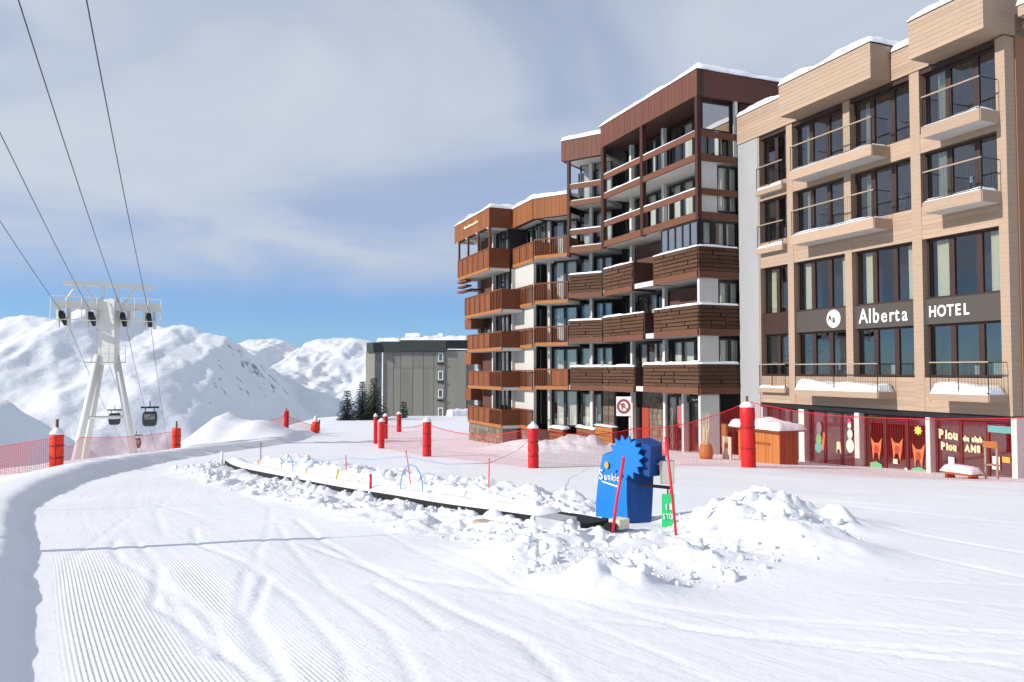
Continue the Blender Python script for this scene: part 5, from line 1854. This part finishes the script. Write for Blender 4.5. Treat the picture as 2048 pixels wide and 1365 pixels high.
# green sign
sgn = root('stop_sign_board', (2.42, 12.05, 0.82), 'bright green board reading STOP hung beside the blue cover', 'sign')
SF = Frame(180, (2.52, 12.05))
bd = box(SF, sgn, 'board', 0.0, 0.20, -0.01, 0.01, 0.86, 1.38, 'sign_green')
letters(SF, sgn, 'STOP', (0.185, 0.138, 0.094, 0.046), 1.00, 0.016, 0.115, 'paint_white', bold=0.003, stretch=0.52, parent=bd)
letters(SF, sgn, '1', (0.155,), 1.14, 0.016, 0.13, 'paint_white', bold=0.002, stretch=0.7, parent=bd)
plate(SF, sgn, 'arrow', [(0.045, 1.14), (0.085, 1.14), (0.085, 1.21), (0.065, 1.25), (0.045, 1.21)], 0.012, 0.006, 'paint_white', bd)
wpart(sgn, 'stake', tube_geo([(2.42, 12.08, 0.7), (2.42, 12.08, 1.48)], 0.012, 6), 'rubber_black', True)


def slalom(x0, y0, x1, y1, ztop, r, mat, label, name='slalom_pole', cat='pole', zb=None, group=None):
    z = gz(x0, y0)
    t = root(name, (x0, y0, z), label, cat, group)
    wpart(t, 'shaft', tube_geo([(x0, y0, z - 0.15), ((x0 + x1) / 2, (y0 + y1) / 2, (z + ztop) / 2), (x1, y1, ztop)], r, 8), mat, True)
    wpart(t, 'top_knob', tube_geo([(x1, y1, ztop), (x1, y1, ztop + 0.03)], [r * 1.1, r * 0.7], 8), mat, True)


slalom(1.41, 11.1, 1.61, 11.2, 2.02, 0.022, 'pole_red', 'leaning red slalom pole in front of the blue cover')
slalom(2.33, 11.0, 2.20, 11.1, 2.32, 0.020, 'pole_red', 'leaning red slalom pole right of the green board')
slalom(-0.47, 15.66, -0.46, 15.66, 1.50, 0.015, 'stick_pink', 'tall slim pink pole before the net posts')
slalom(-2.25, 17.4, -2.38, 17.4, 1.48, 0.014, 'stick_pink', 'slim red pole inside the blue hoop')
slalom(-3.02, 16.6, -3.02, 16.6, 1.05, 0.030, 'pole_red', 'short red stake beside the conveyor')
slalom(-4.22, 18.4, -4.12, 18.4, 0.93, 0.028, 'stick_yellow', 'leaning yellow stake beside the conveyor')
slalom(-5.36, 20.2, -5.36, 20.2, 0.72, 0.024, 'stick_yellow', 'upright yellow stake beside the conveyor')
slalom(-7.8, 23.9, -7.8, 23.9, 0.50, 0.026, 'stick_orange', 'small orange stake near the far end of the conveyor')
slalom(-4.2, 19.7, -4.22, 19.7, 1.12, 0.016, 'stick_pink', 'slim pink pole behind the yellow stakes')
slalom(-8.9, 27.5, -8.9, 27.5, 0.72, 0.015, 'pole_wood', 'thin dark pole behind the far end of the conveyor')
slalom(-9.9, 26.5, -9.9, 26.5, 0.50, 0.05, 'paint_white', 'short white marker at the far end of the conveyor', 'marker_stake')
slalom(-6.7, 22.6, -6.7, 22.6, 0.68, 0.012, 'hoop_blue', 'thin blue grey stick left of the yellow stakes', 'marker_stake')
slalom(-6.1, 21.6, -6.1, 21.6, 0.72, 0.012, 'hoop_blue', 'thin blue grey stick nearest the upright yellow stake', 'marker_stake')
# blue hoop
z = gz(-2.0, 15.7)
hp_ = root('hoop', (-2.02, 15.7, z), 'blue arched hoop standing over the conveyor', 'hoop')
ap = [(-2.30, 15.9, z - 0.1)]
for i in range(0, 17):
    a = pi * i / 16
    ap.append((-2.03 - 0.25 * cos(a), 15.70 - 0.22 * -cos(a), z + 0.28 + 0.46 * sin(a)))
ap.append((-1.76, 15.48, z - 0.1))
wpart(hp_, 'arch', tube_geo(ap, 0.012, 6, True), 'hoop_blue', True)
rp = root('guide_rope', (-3.0, 20, 0.8), 'thin blue guide rope strung between the slim poles', 'rope')
rpts = [(-6.7, 22.6, 0.66), (-5.4, 21.1, 0.78), (-4.22, 19.7, 1.06), (-3.3, 18.6, 1.16), (-2.38, 17.4, 1.36), (-1.4, 16.5, 1.30), (-0.46, 15.66, 1.42), (0.1, 20.5, 1.15), (0.72, 26.0, 1.05)]
wpart(rp, 'line', tube_geo(rpts, 0.006, 5), 'hoop_blue', True)

# ------------------------------------------------------------------ wooden hut and terrace things
HU = Frame(112, (9.83, 28.5))
zh = -0.45
hut = root('wooden_hut', HU.w(1.0, -0.6, zh), 'small orange wooden hut with a thick snow roof beside the tall padded post', 'hut')
boards_v(HU, hut, 'wall_board', 0.0, 2.35, -0.06, 0.0, zh - 0.3, 1.02, 'hut_board', 0.20)
HS = Frame(202, (9.83, 28.5))
boards_v(HS, hut, 'wall_board', -0.85, -0.012, -0.06, 0.0, zh - 0.3, 1.02, 'hut_board_dark', 0.20)  # side turned from the sun: shade put into a darker board colour
box(HU, hut, 'body', 0.07, 2.28, -0.84, -0.07, zh - 0.3, 1.00, 'hut_board_dark')
box(HU, hut, 'roof', -0.2, 2.55, -1.0, 0.22, 1.02, 1.09, 'hut_board_dark')
snowcap(HU, hut, -0.2, 2.55, -1.0, 0.22, 1.09, 0.27, over=0.06, seed=61, lump=0.7)
box(HU, hut, 'counter', 0.5, 2.0, 0.0, 0.05, 0.50, 0.56, 'hut_board_dark')
# barrel planter with snowy grass
zp = gz(7.75, 31.0)
brl = root('barrel_planter', (7.75, 31.0, zp), 'orange barrel planter with tall pale stems left of the hut', 'planter')
wpart(brl, 'barrel', lathe_geo((7.75, 31.0, zp - 0.05), [(0.23, 0), (0.28, 0.2), (0.28, 0.42), (0.23, 0.62)], 16), 'hut_board', True)
st = []
for i in range(26):
    a, r_ = random.uniform(0, 6.28), random.uniform(0, 0.16)
    tx_, ty_ = cos(a) * r_, sin(a) * r_
    hh = random.uniform(0.3, 1.05) if i > 4 else 1.35
    st.append(tube_geo([(7.75 + tx_, 31 + ty_, zp + 0.5), (7.72 + tx_ * 1.2, 31 + ty_ * 1.2, zp + 0.5 + hh)], [0.018, 0.004], 5))
wpart(brl, 'stems', join_geo(st), 'paint_cream')
zp = gz(8.55, 31.2)
tub = root('ticket_panel', (8.5, 31.2, zp), 'pale panel with a round dark hole between barrel and hut', 'panel')
PF = Frame(112, (8.75, 31.0))
box(PF, tub, 'panel', 0.0, 0.55, -0.05, 0.0, zp - 0.1, zp + 0.9, 'curtain_cream')
plate(PF, tub, 'hole', disc_pts(0.28, zp + 0.55, 0.11, 0.13, 14), 0.002, 0.006, 'door_red')
# sledge bench with snow, before the last shop window
BF = Frame(112, (13.55, 22.95))
zb = gz(13.4, 23.3) - 0.12
bn = root('bench', (13.4, 23.3, zb), 'low wooden bench under a cushion of snow before the lettered shop window', 'bench')
box(BF, bn, 'seat', 0.0, 0.95, -0.45, 0.0, zb + 0.22, zb + 0.30, 'hut_board')
for xx in (0.06, 0.82):
    box(BF, bn, 'leg', xx, xx + 0.08, -0.40, -0.05, zb - 0.2, zb + 0.22, 'hut_board_dark')
snowcap(BF, bn, 0.0, 0.95, -0.45, 0.0, zb + 0.30, 0.20, over=0.05, seed=66, lump=0.3)
# clothes rack / easel right of it
EF = Frame(112, (14.30, 22.85))
ea = root('display_easel', EF.w(0.2, 0, gz(13.9, 23.0)), 'wooden display frame with an orange board at the right end of the shops', 'easel')
zb = gz(13.9, 23.0)
for xx in (0.0, 0.36):
    box(EF, ea, 'leg', xx, xx + 0.05, -0.03, 0.02, zb - 0.1, zb + 1.1, 'rail_wood')
box(EF, ea, 'header_board', -0.02, 0.43, 0.021, 0.04, zb + 0.92, zb + 1.12, 'hut_board')
box(EF, ea, 'shelf', 0.06, 0.35, -0.1, 0.1, zb + 0.4, zb + 0.44, 'rail_wood')
# round no-parking sign
zs = gz(5.75, 38.0)
nps = root('traffic_sign', (5.85, 38.0, zs), 'round red and white no parking sign on a pale post before the tower', 'traffic sign')
NF = Frame(172, (5.85, 37.9))
wpart(nps, 'post', tube_geo([(5.80, 38.05, zs - 0.3), (5.80, 38.05, 2.0)], 0.06, 10), 'paint_white', True)
bd = box(NF, nps, 'board', 0.02, 0.74, -0.01, 0.0, 1.05, 2.0, 'paint_white')
plate(NF, nps, 'ring', disc_pts(0.38, 1.52, 0.33, 0.36, 28), 0.003, 0.006, 'door_red', bd)
plate(NF, nps, 'face', disc_pts(0.38, 1.52, 0.22, 0.24, 28), 0.010, 0.006, 'paint_white', bd)
letters(NF, nps, 'P', (0.50,), 1.36, 0.022, 0.44, 'door_red', bold=0.012, stretch=0.75, parent=bd)
plate(NF, nps, 'slash', [(0.57, 1.68), (0.60, 1.64), (0.20, 1.34), (0.17, 1.38)], 0.036, 0.006, 'door_red', bd)
# terrace barriers
for x0, x1, y, mat, lab, sn in ((9.6, 11.4, 2.3, 'larch_panel', 'snow topped wooden terrace bench near the larch block', 0.16),
                                (6.6, 8.7, 1.9, 'larch_panel', 'long low wooden terrace barrier behind the blue cover', 0.14),
                                (4.4, 6.2, 2.1, 'hut_board', 'orange wooden terrace counter left of the shop columns', 0.06),
                                (11.6, 13.2, 1.2, 'tower_board', 'dark wooden terrace screen under the larch balconies', 0.10)):
    zb = gz(*T.w((x0 + x1) / 2, y)[:2])
    br = root('terrace_barrier', T.w((x0 + x1) / 2, y, zb), lab, 'barrier', 'wooden terrace barriers')
    for k in range(4):
        box(T, br, 'plank', x0, x1, y - 0.05, y, zb + 0.12 + 0.22 * k, zb + 0.31 + 0.22 * k, mat)
    n = 3
    for k in range(n):
        xx = x0 + (x1 - x0 - 0.08) * k / (n - 1)
        box(T, br, 'post', xx, xx + 0.08, y - 0.13, y - 0.052, zb - 0.3, zb + 1.0, 'larch_frame')
    box(T, br, 'top_board', x0, x1, y - 0.3, y + 0.02, zb + 1.0, zb + 1.04, mat)
    snowcap(T, br, x0, x1, y - 0.3, y + 0.02, zb + 1.04, sn, seed=x0, lump=0.6)

# ------------------------------------------------------------------ thin mountain air
hz = NT('haze')
pv = hz.n('VolumePrincipled')
pv.inputs['Color'].default_value = (0.72, 0.84, 1.0, 1)
pv.inputs['Density'].default_value = 0.00012
pv.inputs['Anisotropy'].default_value = 0.2
hz.l(pv.outputs[0], hz.out.inputs['Volume'])
me = bpy.data.meshes.new('haze')
me.from_pydata(box_verts(-2450, 1050, -150, 2850, -190, 330), [], BOXF)
me.materials.append(hz.m)
o = bpy.data.objects.new('haze', me)
COL.objects.link(o)
prop(o, 'thin blue mountain air filling the valley', 'haze', kind='stuff')
